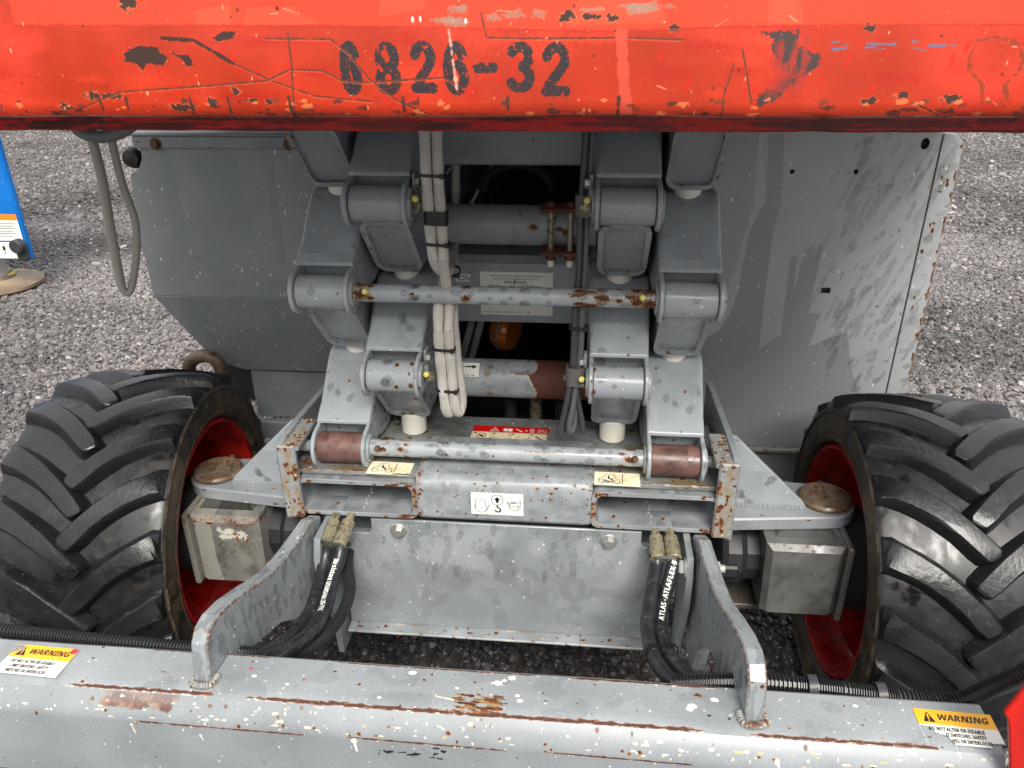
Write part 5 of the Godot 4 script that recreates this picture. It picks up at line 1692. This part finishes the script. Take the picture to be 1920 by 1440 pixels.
	for q in [[330, 50, 34, 26], [350, 190, 30, 22], [400, 206, 8, 7], [600, 210, 14, 9]]:
		spot(s, q[0], q[1], q[2], q[3], Color(0.45, 0.39, 0.27), 0.8, 0.9, 0.6, 0.5)
		stroke(s, [Vector2(q[0] - q[2] * 0.6, q[1]), Vector2(q[0], q[1] + 5), Vector2(q[0] + q[2] * 0.5, q[1] - 6)], 3, Color(0.20, 0.14, 0.08), 0.85, 1.0)
	polyfill(s, PackedVector2Array([Vector2(470, 16), Vector2(640, 6), Vector2(1024, 6), Vector2(1024, 256), Vector2(600, 256), Vector2(620, 220), Vector2(655, 200), Vector2(660, 160), Vector2(630, 110), Vector2(600, 56), Vector2(540, 60), Vector2(480, 50)]), Color(0.80, 0.76, 0.66), 0.9, 7.0)
	polyfill(s, PackedVector2Array([Vector2(474, 18), Vector2(644, 6), Vector2(1024, 6), Vector2(1024, 256), Vector2(608, 256), Vector2(626, 222), Vector2(661, 202), Vector2(666, 160), Vector2(636, 108), Vector2(606, 53), Vector2(540, 56), Vector2(482, 46)]), Color(0.335, 0.185, 0.145), 1.0, 7.0, 0.75)
	for i in 130:
		spot(s, g.randf_range(640, 1024), g.randf() * 256, g.randf_range(3, 14), g.randf_range(2, 8), [Color(0.26, 0.13, 0.10), Color(0.42, 0.26, 0.20)][i % 2], 0.5, 1.2, 0.8, 0.4)
	spot(s, 860, 60, 22, 20, grey_base(), 0.9, 1.0)
	spot(s, 880, 190, 18, 24, grey_base(), 0.9, 1.0)
	M.tube_low = region(skinned(s), -0.15, 0.15, 0.615, 0.695, -0.24, -0.16)
	# knuckles
	s = skin(512, 512, 611, Color(0.43, 0.425, 0.405), 0.18, 0.09, 0.36, {"at": 0.55, "dark": 0.85, "soft": 0.35, "freq": 0.008})
	polyfill(s, PackedVector2Array([Vector2(0, 40), Vector2(200, 40), Vector2(190, 300), Vector2(220, 512), Vector2(0, 512)]), Color(0.58, 0.57, 0.54), 0.8, 5.0)
	for i in 14:
		spot(s, g.randf_range(230, 420), g.randf_range(90, 150), g.randf_range(10, 40), g.randf_range(8, 20), Color(0.76, 0.75, 0.71), 0.9, 1.2)
	for i in 40:
		rust(s, g.randf() * 512, 70 * pow(g.randf(), 2.0) + 4, g.randf_range(6, 26), g.randf_range(4, 12))
	for i in 16:
		rust(s, g.randf_range(340, 430), g.randf_range(60, 170), g.randf_range(4, 12))
	for i in 12:
		rust(s, g.randf() * 512, 500, g.randf_range(5, 16), 8)
	flecks(s, 90, 13, Color(0.85, 0.84, 0.8), 0.9, 4.0, 2.0)
	M.knuckle_l = region(skinned(s), -0.63, -0.47, 0.285, 0.457, -0.2, 0.04)
	s = skin(512, 512, 621, Color(0.36, 0.36, 0.35), 0.18, 0.06, 0.42, {"at": 0.52, "dark": 0.86, "soft": 0.4, "freq": 0.006})
	for i in 20:
		rust(s, g.randf() * 512, 40 * g.randf(), g.randf_range(4, 14), g.randf_range(3, 8))
	flecks(s, 70, 14, Color(0.8, 0.8, 0.78), 0.8, 3.0)
	M.knuckle_r = region(skinned(s), 0.47, 0.63, 0.285, 0.457, -0.2, 0.04)
	s = skin(256, 256, 631, Color(0.36, 0.19, 0.14), 0.35, 0.2, 0.75)
	for i in 30:
		spot(s, g.randf() * 256, g.randf() * 256, g.randf_range(3, 14), g.randf_range(3, 8), Color(0.46, 0.40, 0.37), 0.6, 1.2)
	M.rust_plate = tiled(skinned(s), 0.1)
	s = skin(512, 256, 641, Color(0.74, 0.11, 0.08), 0.14, 0.06, 0.34)
	for i in 14:
		var p := Vector2(g.randf() * 512, g.randf() * 256)
		stroke(s, [p, p + Vector2(g.randf_range(-40, 40), g.randf_range(-30, 30))], 2.0, Color(0.88, 0.40, 0.34), 0.6, 0.9, -1.0, 0.3)
	flecks(s, 20, 15, Color(0.95, 0.6, 0.55), 0.8, 3.0)
	M.red_plate = tiled(skinned(s), 0.4)
	s = skin(512, 128, 651, Color(0.74, 0.09, 0.075), 0.12, 0.10, 0.5)
	for i in 60:
		spot(s, g.randf() * 512, g.randf_range(70, 128), g.randf_range(6, 30), g.randf_range(3, 10), Color(0.25, 0.08, 0.06), 0.5, 1.2)
	M.red_lip = region(skinned(s), -0.6, 0.6, 1.19, 1.265, 0.2, 0.3)
	M.gusset = M.arm_wet_lit
	M.motor = mat(Color(0.018, 0.018, 0.020), 0.5)
	M.cable_mid = mat(Color(0.085, 0.088, 0.09), 0.45)
	M.clamp = mat(Color(0.11, 0.105, 0.095), 0.45)
	M.amber = mat(Color(0.42, 0.105, 0.008), 0.18)

# ------------------------------------------------------------------ stickers
func sheet(called: String, c: Vector3, right: Vector3, up: Vector3, w: float, h: float, im: Image, label: String, rough := 0.4) -> Node3D:
	var o := node(called, null, label)
	var x := right.normalized()
	var z := x.cross(up).normalized()
	var y := z.cross(x)
	o.transform = Transform3D(Basis(x, y, z), c)
	var s := Soup.new()
	var a := Vector3(-w / 2, -h / 2, 0.0009); var b := Vector3(w / 2, -h / 2, 0.0009)
	var d := Vector3(-w / 2, h / 2, 0.0009); var e := Vector3(w / 2, h / 2, 0.0009)
	s.quad(a, b, e, d, Vector2(0, 1), Vector2(1, 1), Vector2(1, 0), Vector2(0, 0))
	var k := Vector3(0, 0, -0.0007)
	for q in [[a, b], [b, e], [e, d], [d, a]]:
		s.quad(q[0] + k, q[1] + k, q[1], q[0], Vector2(0.02, 0.5), Vector2(0.02, 0.5), Vector2(0.02, 0.5), Vector2(0.02, 0.5))
	var m := StandardMaterial3D.new()
	m.albedo_texture = tex(im)
	m.roughness = rough
	m.transparency = BaseMaterial3D.TRANSPARENCY_ALPHA_SCISSOR
	m.alpha_scissor_threshold = 0.5
	put("film", s, m, o)
	return o

func letters(o: Node3D, text: String, x: float, y: float, cap: float, m: Material, bold := false, width := 1.0, slant := 0.0) -> void:
	var f := SystemFont.new()
	f.font_names = PackedStringArray(["Droid Sans"])
	f.font_weight = 700 if bold else 400
	var t := TextMesh.new()
	t.font = f
	t.text = text
	t.font_size = 32
	t.pixel_size = cap / (0.714 * 32.0)
	t.depth = 0.0003
	t.curve_step = 1.5
	var mi := MeshInstance3D.new()
	mi.name = "lettering"
	mi.mesh = t
	mi.material_override = m
	mi.transform = Transform3D(Basis(Vector3(width, 0, 0), Vector3(slant, 1, 0), Vector3(0, 0, 1)), Vector3(x, y, 0.0013))
	hang(mi, o)

func pic(w: int, h: int, c: Color) -> PaintSkin:
	var s := PaintSkin.new()
	s.w = w; s.h = h
	s.im = Image.create(w, h, false, Image.FORMAT_RGBA8)
	s.im.fill(c)
	s.ro = Image.create(w, h, false, Image.FORMAT_L8)
	return s

func ln(s: PaintSkin, pts: Array, wd: float, c: Color) -> void:
	stroke(s, pts, wd, c, 1.0, 0.05)

func ring(s: PaintSkin, cx: float, cy: float, r: float, wd: float, c: Color, a0 := 0.0, a1 := 360.0) -> void:
	var p := []
	for i in 25:
		var a := deg_to_rad(lerpf(a0, a1, i / 24.0))
		p.push_back(Vector2(cx + cos(a) * r, cy + sin(a) * r))
	ln(s, p, wd, c)

func tear(s: PaintSkin, pts: Array) -> void:
	var pp := PackedVector2Array(pts)
	for y in s.h:
		for x in s.w:
			if Geometry2D.is_point_in_polygon(Vector2(x + ragged(x * 4, y * 4) * 9.0, y + ragged(x * 4 + 99, y * 4) * 9.0), pp):
				s.im.set_pixel(x, y, Color(0.9, 0.9, 0.85, 0.0))

func stickers() -> void:
	var ink := Color(0.06, 0.06, 0.07)
	var up_y := Vector3(0, 1, 0)
	var back := Vector3(0, 0, -1)
	# warning stickers on the bumper
	for k in 2:
		var s := pic(256, 128, Color(0.92, 0.92, 0.90))
		s.im.fill_rect(Rect2i(0, 0, 256, 58), Color(0.98, 0.70, 0.08))
		for i in 30:
			spot(s, ragged(i * 31, 5) * 256 + 128, ragged(i * 17, 99) * 128 + 64, 5, 4, Color(0.85, 0.80, 0.70), 0.5, 1.0)
		polyfill(s, PackedVector2Array([Vector2(40, 8), Vector2(20, 48), Vector2(60, 48)]), ink, 1.0, 0.4)
		ln(s, [Vector2(40, 20), Vector2(40, 36)], 5, Color(0.98, 0.70, 0.08))
		spot(s, 40, 42, 3, 3, Color(0.98, 0.70, 0.08), 1.0, 0.1)
		if k == 0:
			tear(s, [Vector2(0, 0), Vector2(38, 0), Vector2(30, 22), Vector2(0, 44)])
			spot(s, 244, 10, 14, 14, Color(0.86, 0.12, 0.26), 1.0, 0.5)
		else:
			tear(s, [Vector2(0, 62), Vector2(26, 66), Vector2(48, 88), Vector2(80, 96), Vector2(92, 128), Vector2(0, 128)])
			tear(s, [Vector2(210, 112), Vector2(256, 108), Vector2(256, 128), Vector2(205, 128)])
		var sx := -1.0 if k == 0 else 1.0
		var o := sheet("warning_sticker", Vector3(-0.6165, 0.5009, 0.4505) if k == 0 else Vector3(0.6180, 0.5009, 0.4555), Vector3(0.999, 0, 0.03), Vector3(-0.1 * sx * 0.0, 0, -1), 0.094, 0.052, s.im, "yellow and white warning sticker at the bumper's left end, torn at one corner" if k == 0 else "yellow and white warning sticker at the bumper's right end, lower edge torn")
		letters(o, "WARNING", 0.010, 0.0145, 0.0092, M.ink, true, 0.98, 0.22)
		var rows := ["DO NOT ALTER OR DISABLE", "LIMIT SWITCHES, SAFETY", "SWITCHES OR INTERLOCKS"] if k == 0 else ["DO NOT ALTER OR DISABLE", "IT SWITCHES, SAFETY", "HES OR INTERLOCKS"]
		for i in 3:
			letters(o, rows[i], [-0.004, 0.004, 0.008][i] if k == 1 else -0.003, -0.0040 - 0.0083 * i, 0.0052, M.ink, true, [0.70, 0.66, 0.66][i] if k == 0 else [0.70, 0.66, 0.66][i], 0.12)
	# sling and hook sticker on the centre beam
	var s := pic(300, 144, Color(0.91, 0.91, 0.88))
	ln(s, [Vector2(26, 48), Vector2(82, 46), Vector2(82, 96), Vector2(26, 98), Vector2(26, 48)], 2, ink)
	ring(s, 58, 92, 38, 2.5, ink, -10, 200)
	ln(s, [Vector2(84, 118), Vector2(112, 70)], 2.5, ink)
	ring(s, 150, 44, 34, 3, ink)
	polyfill(s, PackedVector2Array([Vector2(150, 24), Vector2(130, 44), Vector2(142, 44), Vector2(142, 62), Vector2(158, 62), Vector2(158, 44), Vector2(170, 44)]), ink, 1.0, 0.3)
	ln(s, [Vector2(150, 80), Vector2(150, 92), Vector2(164, 100), Vector2(170, 112), Vector2(160, 124), Vector2(144, 122), Vector2(138, 112)], 8, ink)
	ln(s, [Vector2(206, 58), Vector2(284, 48), Vector2(280, 80), Vector2(222, 86), Vector2(206, 58)], 2.5, ink)
	ln(s, [Vector2(206, 66), Vector2(282, 58)], 2, ink)
	ring(s, 246, 84, 26, 2.5, ink, 0, 300)
	ln(s, [Vector2(262, 124), Vector2(286, 80)], 2, ink)
	for i in 6:
		ln(s, [Vector2(224 + i * 10, 132), Vector2(230 + i * 10, 132)], 1.5, Color(0.4, 0.4, 0.4))
	sheet("lifting_sticker", Vector3(-0.0105, 0.5255, 0.0508), Vector3(1, 0, 0), up_y, 0.094, 0.046, s.im, "white lifting sticker with hook and arrow on centre beam")
	# fork truck stickers
	for k in 2:
		s = pic(256, 136, Color(0.91, 0.89, 0.78))
		for i in 24:
			spot(s, ragged(i * 31 + k * 50, 5) * 300 + 150, ragged(i * 17, 99 + k * 40) * 170 + 70, 14, 8, Color(0.86, 0.74, 0.42), 0.4, 1.0)
		ring(s, 42, 96, 18, 3, ink); ring(s, 126, 96, 18, 3, ink)
		ln(s, [Vector2(22, 92), Vector2(30, 62), Vector2(54, 56), Vector2(62, 22), Vector2(110, 22), Vector2(118, 66), Vector2(146, 70)], 2.5, ink)
		ln(s, [Vector2(60, 96), Vector2(106, 96)], 2.5, ink)
		ln(s, [Vector2(80, 40), Vector2(80, 66), Vector2(98, 70), Vector2(100, 84)], 9, ink)
		ln(s, [Vector2(158, 16), Vector2(158, 112)], 3.5, ink)
		ln(s, [Vector2(140, 104), Vector2(156, 108)], 4, ink)
		if k == 1:
			tear(s, [Vector2(60, 82), Vector2(120, 104), Vector2(150, 124), Vector2(90, 110), Vector2(40, 128), Vector2(30, 110)])
		else:
			tear(s, [Vector2(150, 128), Vector2(190, 116), Vector2(220, 120), Vector2(256, 112), Vector2(256, 136), Vector2(150, 136)])
		sheet("fork_truck_sticker", Vector3(-0.209, 0.5703, 0.020) if k == 0 else Vector3(0.2005, 0.5703, 0.023), Vector3(1, 0, 0.02), back, 0.080, 0.042, s.im, "stained fork truck sticker above the left fork pocket" if k == 0 else "torn fork truck sticker above the right fork pocket")
	# red and white maintenance sticker on the deck
	s = pic(512, 256, Color(0.90, 0.86, 0.72))
	s.im.fill_rect(Rect2i(0, 0, 512, 78), Color(0.80, 0.07, 0.07))
	var wh := Color(0.95, 0.93, 0.9)
	ln(s, [Vector2(120, 62), Vector2(146, 20), Vector2(172, 62), Vector2(120, 62)], 4, wh)
	ln(s, [Vector2(146, 34), Vector2(146, 50)], 4, wh)
	s.im.fill_rect(Rect2i(205, 28, 28, 34), wh); s.im.fill_rect(Rect2i(237, 28, 28, 34), wh)
	ln(s, [Vector2(290, 30), Vector2(330, 60)], 8, wh)
	ln(s, [Vector2(350, 46), Vector2(366, 46)], 4, wh); ln(s, [Vector2(358, 38), Vector2(358, 54)], 4, wh)
	for i in 4:
		ln(s, [Vector2(382, 24 + i * 12), Vector2(410, 24 + i * 12)], 5, wh)
	ln(s, [Vector2(434, 26), Vector2(490, 26), Vector2(490, 62), Vector2(434, 62), Vector2(434, 26)], 3, wh)
	ln(s, [Vector2(440, 56), Vector2(460, 34), Vector2(480, 56)], 4, wh)
	for i in 8:
		var x := 12.0 + (i % 4) * 125.0
		var y := 84.0 + (i / 4) * 86.0
		ln(s, [Vector2(x, y), Vector2(x + 116, y), Vector2(x + 116, y + 80), Vector2(x, y + 80), Vector2(x, y)], 1.5, Color(0.35, 0.33, 0.3))
		spot(s, x + 12, y + 12, 8, 8, ink, 1.0, 0.1)
		for j in 5:
			var q := Vector2(x + 30 + (i * 37 + j * 29) % 70, y + 24 + (i * 13 + j * 23) % 44)
			ln(s, [q, q + Vector2(14 - (j * 9) % 26, 10 - (j * 7) % 18)], 2.5, Color(0.3, 0.28, 0.25))
	ring(s, 66, 128, 30, 6, Color(0.75, 0.08, 0.08)); ln(s, [Vector2(46, 108), Vector2(88, 148)], 5, Color(0.75, 0.08, 0.08))
	s.im.fill_rect(Rect2i(54, 118, 26, 22), ink)
	ln(s, [Vector2(425, 110), Vector2(470, 150)], 8, ink)
	ln(s, [Vector2(300, 200), Vector2(330, 230)], 6, ink)
	for i in 20:
		spot(s, ragged(i * 31, 45) * 600 + 256, ragged(i * 17, 19) * 200 + 160, 16, 9, Color(0.70, 0.56, 0.36), 0.4, 1.1)
	tear(s, [Vector2(496, 60), Vector2(512, 50), Vector2(512, 140), Vector2(500, 150)])
	sheet("maintenance_sticker", Vector3(-0.004, 0.5703, -0.112), Vector3(0.999, 0, 0.015), back, 0.152, 0.082, s.im, "red and cream maintenance sticker lying on the deck")
	# data plate
	s = pic(512, 320, Color(0.88, 0.88, 0.85))
	for i in 40:
		spot(s, ragged(i * 31, 145) * 600 + 256, ragged(i * 17, 219) * 380 + 160, 12, 7, Color(0.78, 0.74, 0.64), 0.4, 1.1)
	for x in [70, 325]:
		ln(s, [Vector2(x, 105), Vector2(x + 105, 105), Vector2(x + 105, 130), Vector2(x, 130), Vector2(x, 105)], 2, ink)
	ln(s, [Vector2(232, 66), Vector2(240, 84), Vector2(246, 54)], 4, ink)
	ln(s, [Vector2(244, 86), Vector2(258, 50)], 4, ink)
	spot(s, 340, 296, 7, 7, Color(0.5, 0.3, 0.25), 0.7, 0.8)
	var o := sheet("data_plate", Vector3(-0.004, 0.806, -0.2797), Vector3(1, 0, 0), up_y, 0.146, 0.091, s.im, "white data plate behind the middle rod")
	letters(o, "This aerial platform has been designed and tested to the following", 0, 0.0375, 0.0030, M.ink, false, 0.86)
	letters(o, "requirements: ANSI/SIA A92.6-2006 and CSA B354.2-01", -0.002, 0.0315, 0.0030, M.ink, false, 0.86)
	letters(o, "SKY", -0.0165, 0.0245, 0.0052, M.ink, true, 1.35)
	letters(o, "ACK.", 0.0115, 0.0245, 0.0052, M.ink, true, 1.35)
	letters(o, "Made in Canada", 0.0, 0.0170, 0.0030, M.ink)
	letters(o, "Model number", -0.046, 0.0180, 0.0024, M.ink)
	letters(o, "Serial number", 0.026, 0.0180, 0.0024, M.ink)
	letters(o, "SJ 6826RT", -0.038, 0.0120, 0.0040, M.ink, true)
	letters(o, "37005025", 0.034, 0.0118, 0.0040, M.ink, true)
	letters(o, "Skyjack Inc. 55 Campbell Road, Guelph, Ontario N1H 1B9 Canada", -0.028, -0.0390, 0.0022, M.ink, false, 0.86)
	s = pic(96, 64, Color(0.86, 0.86, 0.82))
	tear(s, [Vector2(50, 14), Vector2(96, 30), Vector2(96, 52), Vector2(84, 50)])
	o = sheet("date_tag", Vector3(-0.1115, 0.8375, -0.2797), Vector3(1, 0, 0), up_y, 0.030, 0.0165, s.im, "small torn date tag beside the data plate")
	letters(o, "06/2014", -0.002, -0.0035, 0.0036, M.ink, true, 0.95)
	letters(o, "37005025", -0.002, 0.0035, 0.0032, M.ink, true, 0.95)
	# arrow sticker on the lower cross tube
	s = pic(128, 96, Color(0.90, 0.90, 0.87))
	ln(s, [Vector2(60, 26), Vector2(96, 26)], 9, ink)
	polyfill(s, PackedVector2Array([Vector2(92, 12), Vector2(118, 26), Vector2(92, 40)]), ink, 1.0, 0.2)
	for i in 9:
		ring(s, 18 + (i * 13) % 34, 22 + (i * 19) % 44, 5, 1.5, Color(0.35, 0.35, 0.35))
	for i in 4:
		ln(s, [Vector2(20 + i * 24, 84), Vector2(32 + i * 24, 84)], 5, ink)
	o = sheet("arrow_sticker", Vector3(-0.094, 0.6835, -0.1735), Vector3(1, 0, 0), Vector3(0, 0.72, -0.70), 0.050, 0.029, s.im, "white sticker with a black arrow on the lower cross tube")
	# print along the hoses
	hose_print("Resistant USMSHA 2G-11C", [Vector3(-0.2878, 0.440, 0.125), Vector3(-0.2885, 0.434, 0.134), Vector3(-0.291, 0.420, 0.160), Vector3(-0.2885, 0.4145, 0.195), Vector3(-0.284, 0.414, 0.222), Vector3(-0.2828, 0.418, 0.245)], 0.0085, "white print on the left hose")
	hose_print("ATLAS - ATLAFLEX 51", [Vector3(0.274, 0.407, 0.202), Vector3(0.284, 0.420, 0.152), Vector3(0.301, 0.455, 0.104), Vector3(0.300, 0.462, 0.098)], 0.0085, "white print on the right hose")

# letters set one by one along a hose, on the side that faces up and forwards
func hose_print(text: String, pts: Array, cap: float, label: String) -> void:
	var o := node("hose_print", null, label)
	var path := curve(pts, 0.002)
	var total := 0.0
	for i in path.size() - 1:
		total += path[i].distance_to(path[i + 1])
	var f := SystemFont.new()
	f.font_names = PackedStringArray(["Droid Sans"])
	f.font_weight = 700
	var px := cap / (0.714 * 32.0)
	var widths := []
	var sum := 0.0
	for ch in text:
		var w := f.get_string_size(ch, HORIZONTAL_ALIGNMENT_LEFT, -1, 32).x
		widths.push_back(w)
		sum += w
	var at := 0.0
	var k := total / sum
	for i in text.length():
		var mid: float = (at + widths[i] * 0.5) * k
		at += widths[i]
		if text[i] == " ":
			continue
		var run := 0.0
		var j := 0
		while j < path.size() - 2 and run + path[j].distance_to(path[j + 1]) < mid:
			run += path[j].distance_to(path[j + 1])
			j += 1
		var d := (path[j + 1] - path[j]).normalized()
		var p := path[j] + d * (mid - run)
		var out := Vector3(-0.05, 0.66, 0.75)
		out = (out - d * out.dot(d)).normalized()
		var t := TextMesh.new()
		t.font = f
		t.text = text[i]
		t.font_size = 32
		t.pixel_size = px
		t.depth = 0.0004
		t.curve_step = 1.5
		var mi := MeshInstance3D.new()
		mi.name = "letter"
		mi.mesh = t
		mi.material_override = M.white
		mi.transform = Transform3D(Basis(d * minf(1.0, k / px), out.cross(d), out), p + out * 0.0128)
		hang(mi, o)

func litter() -> void:
	var o := MeshInstance3D.new()
	o.name = "plastic_strip"
	var s := Soup.new()
	s.box(Vector3.ZERO, Vector3(0.045, 0.002, 0.012), 0.0006)
	o.mesh = s.mesh()
	o.material_override = M.white
	o.transform = Transform3D(Basis.from_euler(Vector3(0.1, -0.12, 0.06)), Vector3(0.492, 0.024, 0.135))
	add_child(o)
	o.set_meta("label", "thin white plastic strip lying on gravel beside the right front tyre")
	o.set_meta("category", "litter")

# ------------------------------------------------------------------ the blue machine at the left
func blue_machine() -> void:
	var b := Node3D.new()
	b.name = "blue_lift"
	add_child(b)
	b.set_meta("label", "blue machine outrigger with white stickers, at the left edge on gravel")
	b.set_meta("category", "outrigger")
	var s := skin(256, 256, 701, Color(0.05, 0.42, 0.74), 0.06, 0.03, 0.3)
	flecks(s, 60, 3, Color(0.75, 0.85, 0.92), 0.8, 3.0, 2.0)
	M.blue = tiled(skinned(s), 0.5)
	var o := Soup.new()
	o.box(Vector3(-3.20, 0.80, -2.402), Vector3(1.0, 1.2, 0.044), 0.010)
	o.box(Vector3(-3.35, 0.82, -2.52), Vector3(0.50, 1.1, 0.20), 0.012)
	put("outrigger_leg", o, M.blue, b)
	o = Soup.new()
	o.box(Vector3(-4.6, 1.05, -2.6), Vector3(2.4, 0.5, 1.2), 0.03)
	put("chassis_box", o, M.blue, b)
	o = Soup.new()
	o.box(Vector3(-2.725, 0.25, -2.37), Vector3(0.05, 0.09, 0.04), 0.008)
	o.cyl(0.035, 0.0, 0.05, along("z", Vector3(-2.72, 0.285, -2.37)), 16, 0.006)
	put("pivot_bracket", o, M.dark, b)
	o = Soup.new()
	o.cyl(0.045, 0.08, 0.30, along("y", Vector3(-3.00, 0, -2.50)), 18)
	put("jack_rod", o, M.zinc, b)
	var pd := skin(256, 256, 711, Color(0.46, 0.40, 0.33), 0.3, 0.15, 0.55)
	for i in 10:
		spot(pd, 128 + ragged(i * 40, 7) * 200, 60 + ragged(i * 77, 3) * 60, 20, 12, Color(0.80, 0.68, 0.14), 0.8, 1.1)
	M.jack_pad = region(skinned(pd), -3.3, -2.8, 0.0, 0.1, -2.85, -2.35)
	o = Soup.new()
	o.lathe([[0.0001, 0.006], [0.20, 0.006], [0.215, 0.02], [0.215, 0.035], [0.20, 0.045], [0.09, 0.06], [0.07, 0.10], [0.0001, 0.11]], along("y", Vector3(-3.03, 0, -2.52)), 40)
	put("jack_pad", o, M.jack_pad, b)
	for q in [[-2.785, 0.370, 0.15, 0.135, 0.30], [-2.825, 0.252, 0.15, 0.085, 0.0]]:
		var im := pic(128, 96, Color(0.90, 0.90, 0.88))
		if q[4] > 0.0:
			im.im.fill_rect(Rect2i(0, 0, 128, 22), Color(0.90, 0.52, 0.12))
			for i in 6:
				ln(im, [Vector2(10, 34 + i * 9), Vector2(112 - (i * 17) % 30, 34 + i * 9)], 2.5, Color(0.45, 0.45, 0.45))
		else:
			im.im.fill_rect(Rect2i(56, 24, 12, 26), Color(0.05, 0.05, 0.05))
			im.im.fill_rect(Rect2i(58, 60, 8, 8), Color(0.05, 0.05, 0.05))
		var t := Soup.new()
		var a := Vector3(q[0] - q[2] / 2, q[1] - q[3] / 2, -2.3785)
		t.quad(a, a + Vector3(q[2], 0, 0), a + Vector3(q[2], q[3], 0), a + Vector3(0, q[3], 0), Vector2(0, 1), Vector2(1, 1), Vector2(1, 0), Vector2(0, 0))
		var m := StandardMaterial3D.new()
		m.albedo_texture = tex(im.im)
		m.roughness = 0.4
		put("sticker", t, m, b)
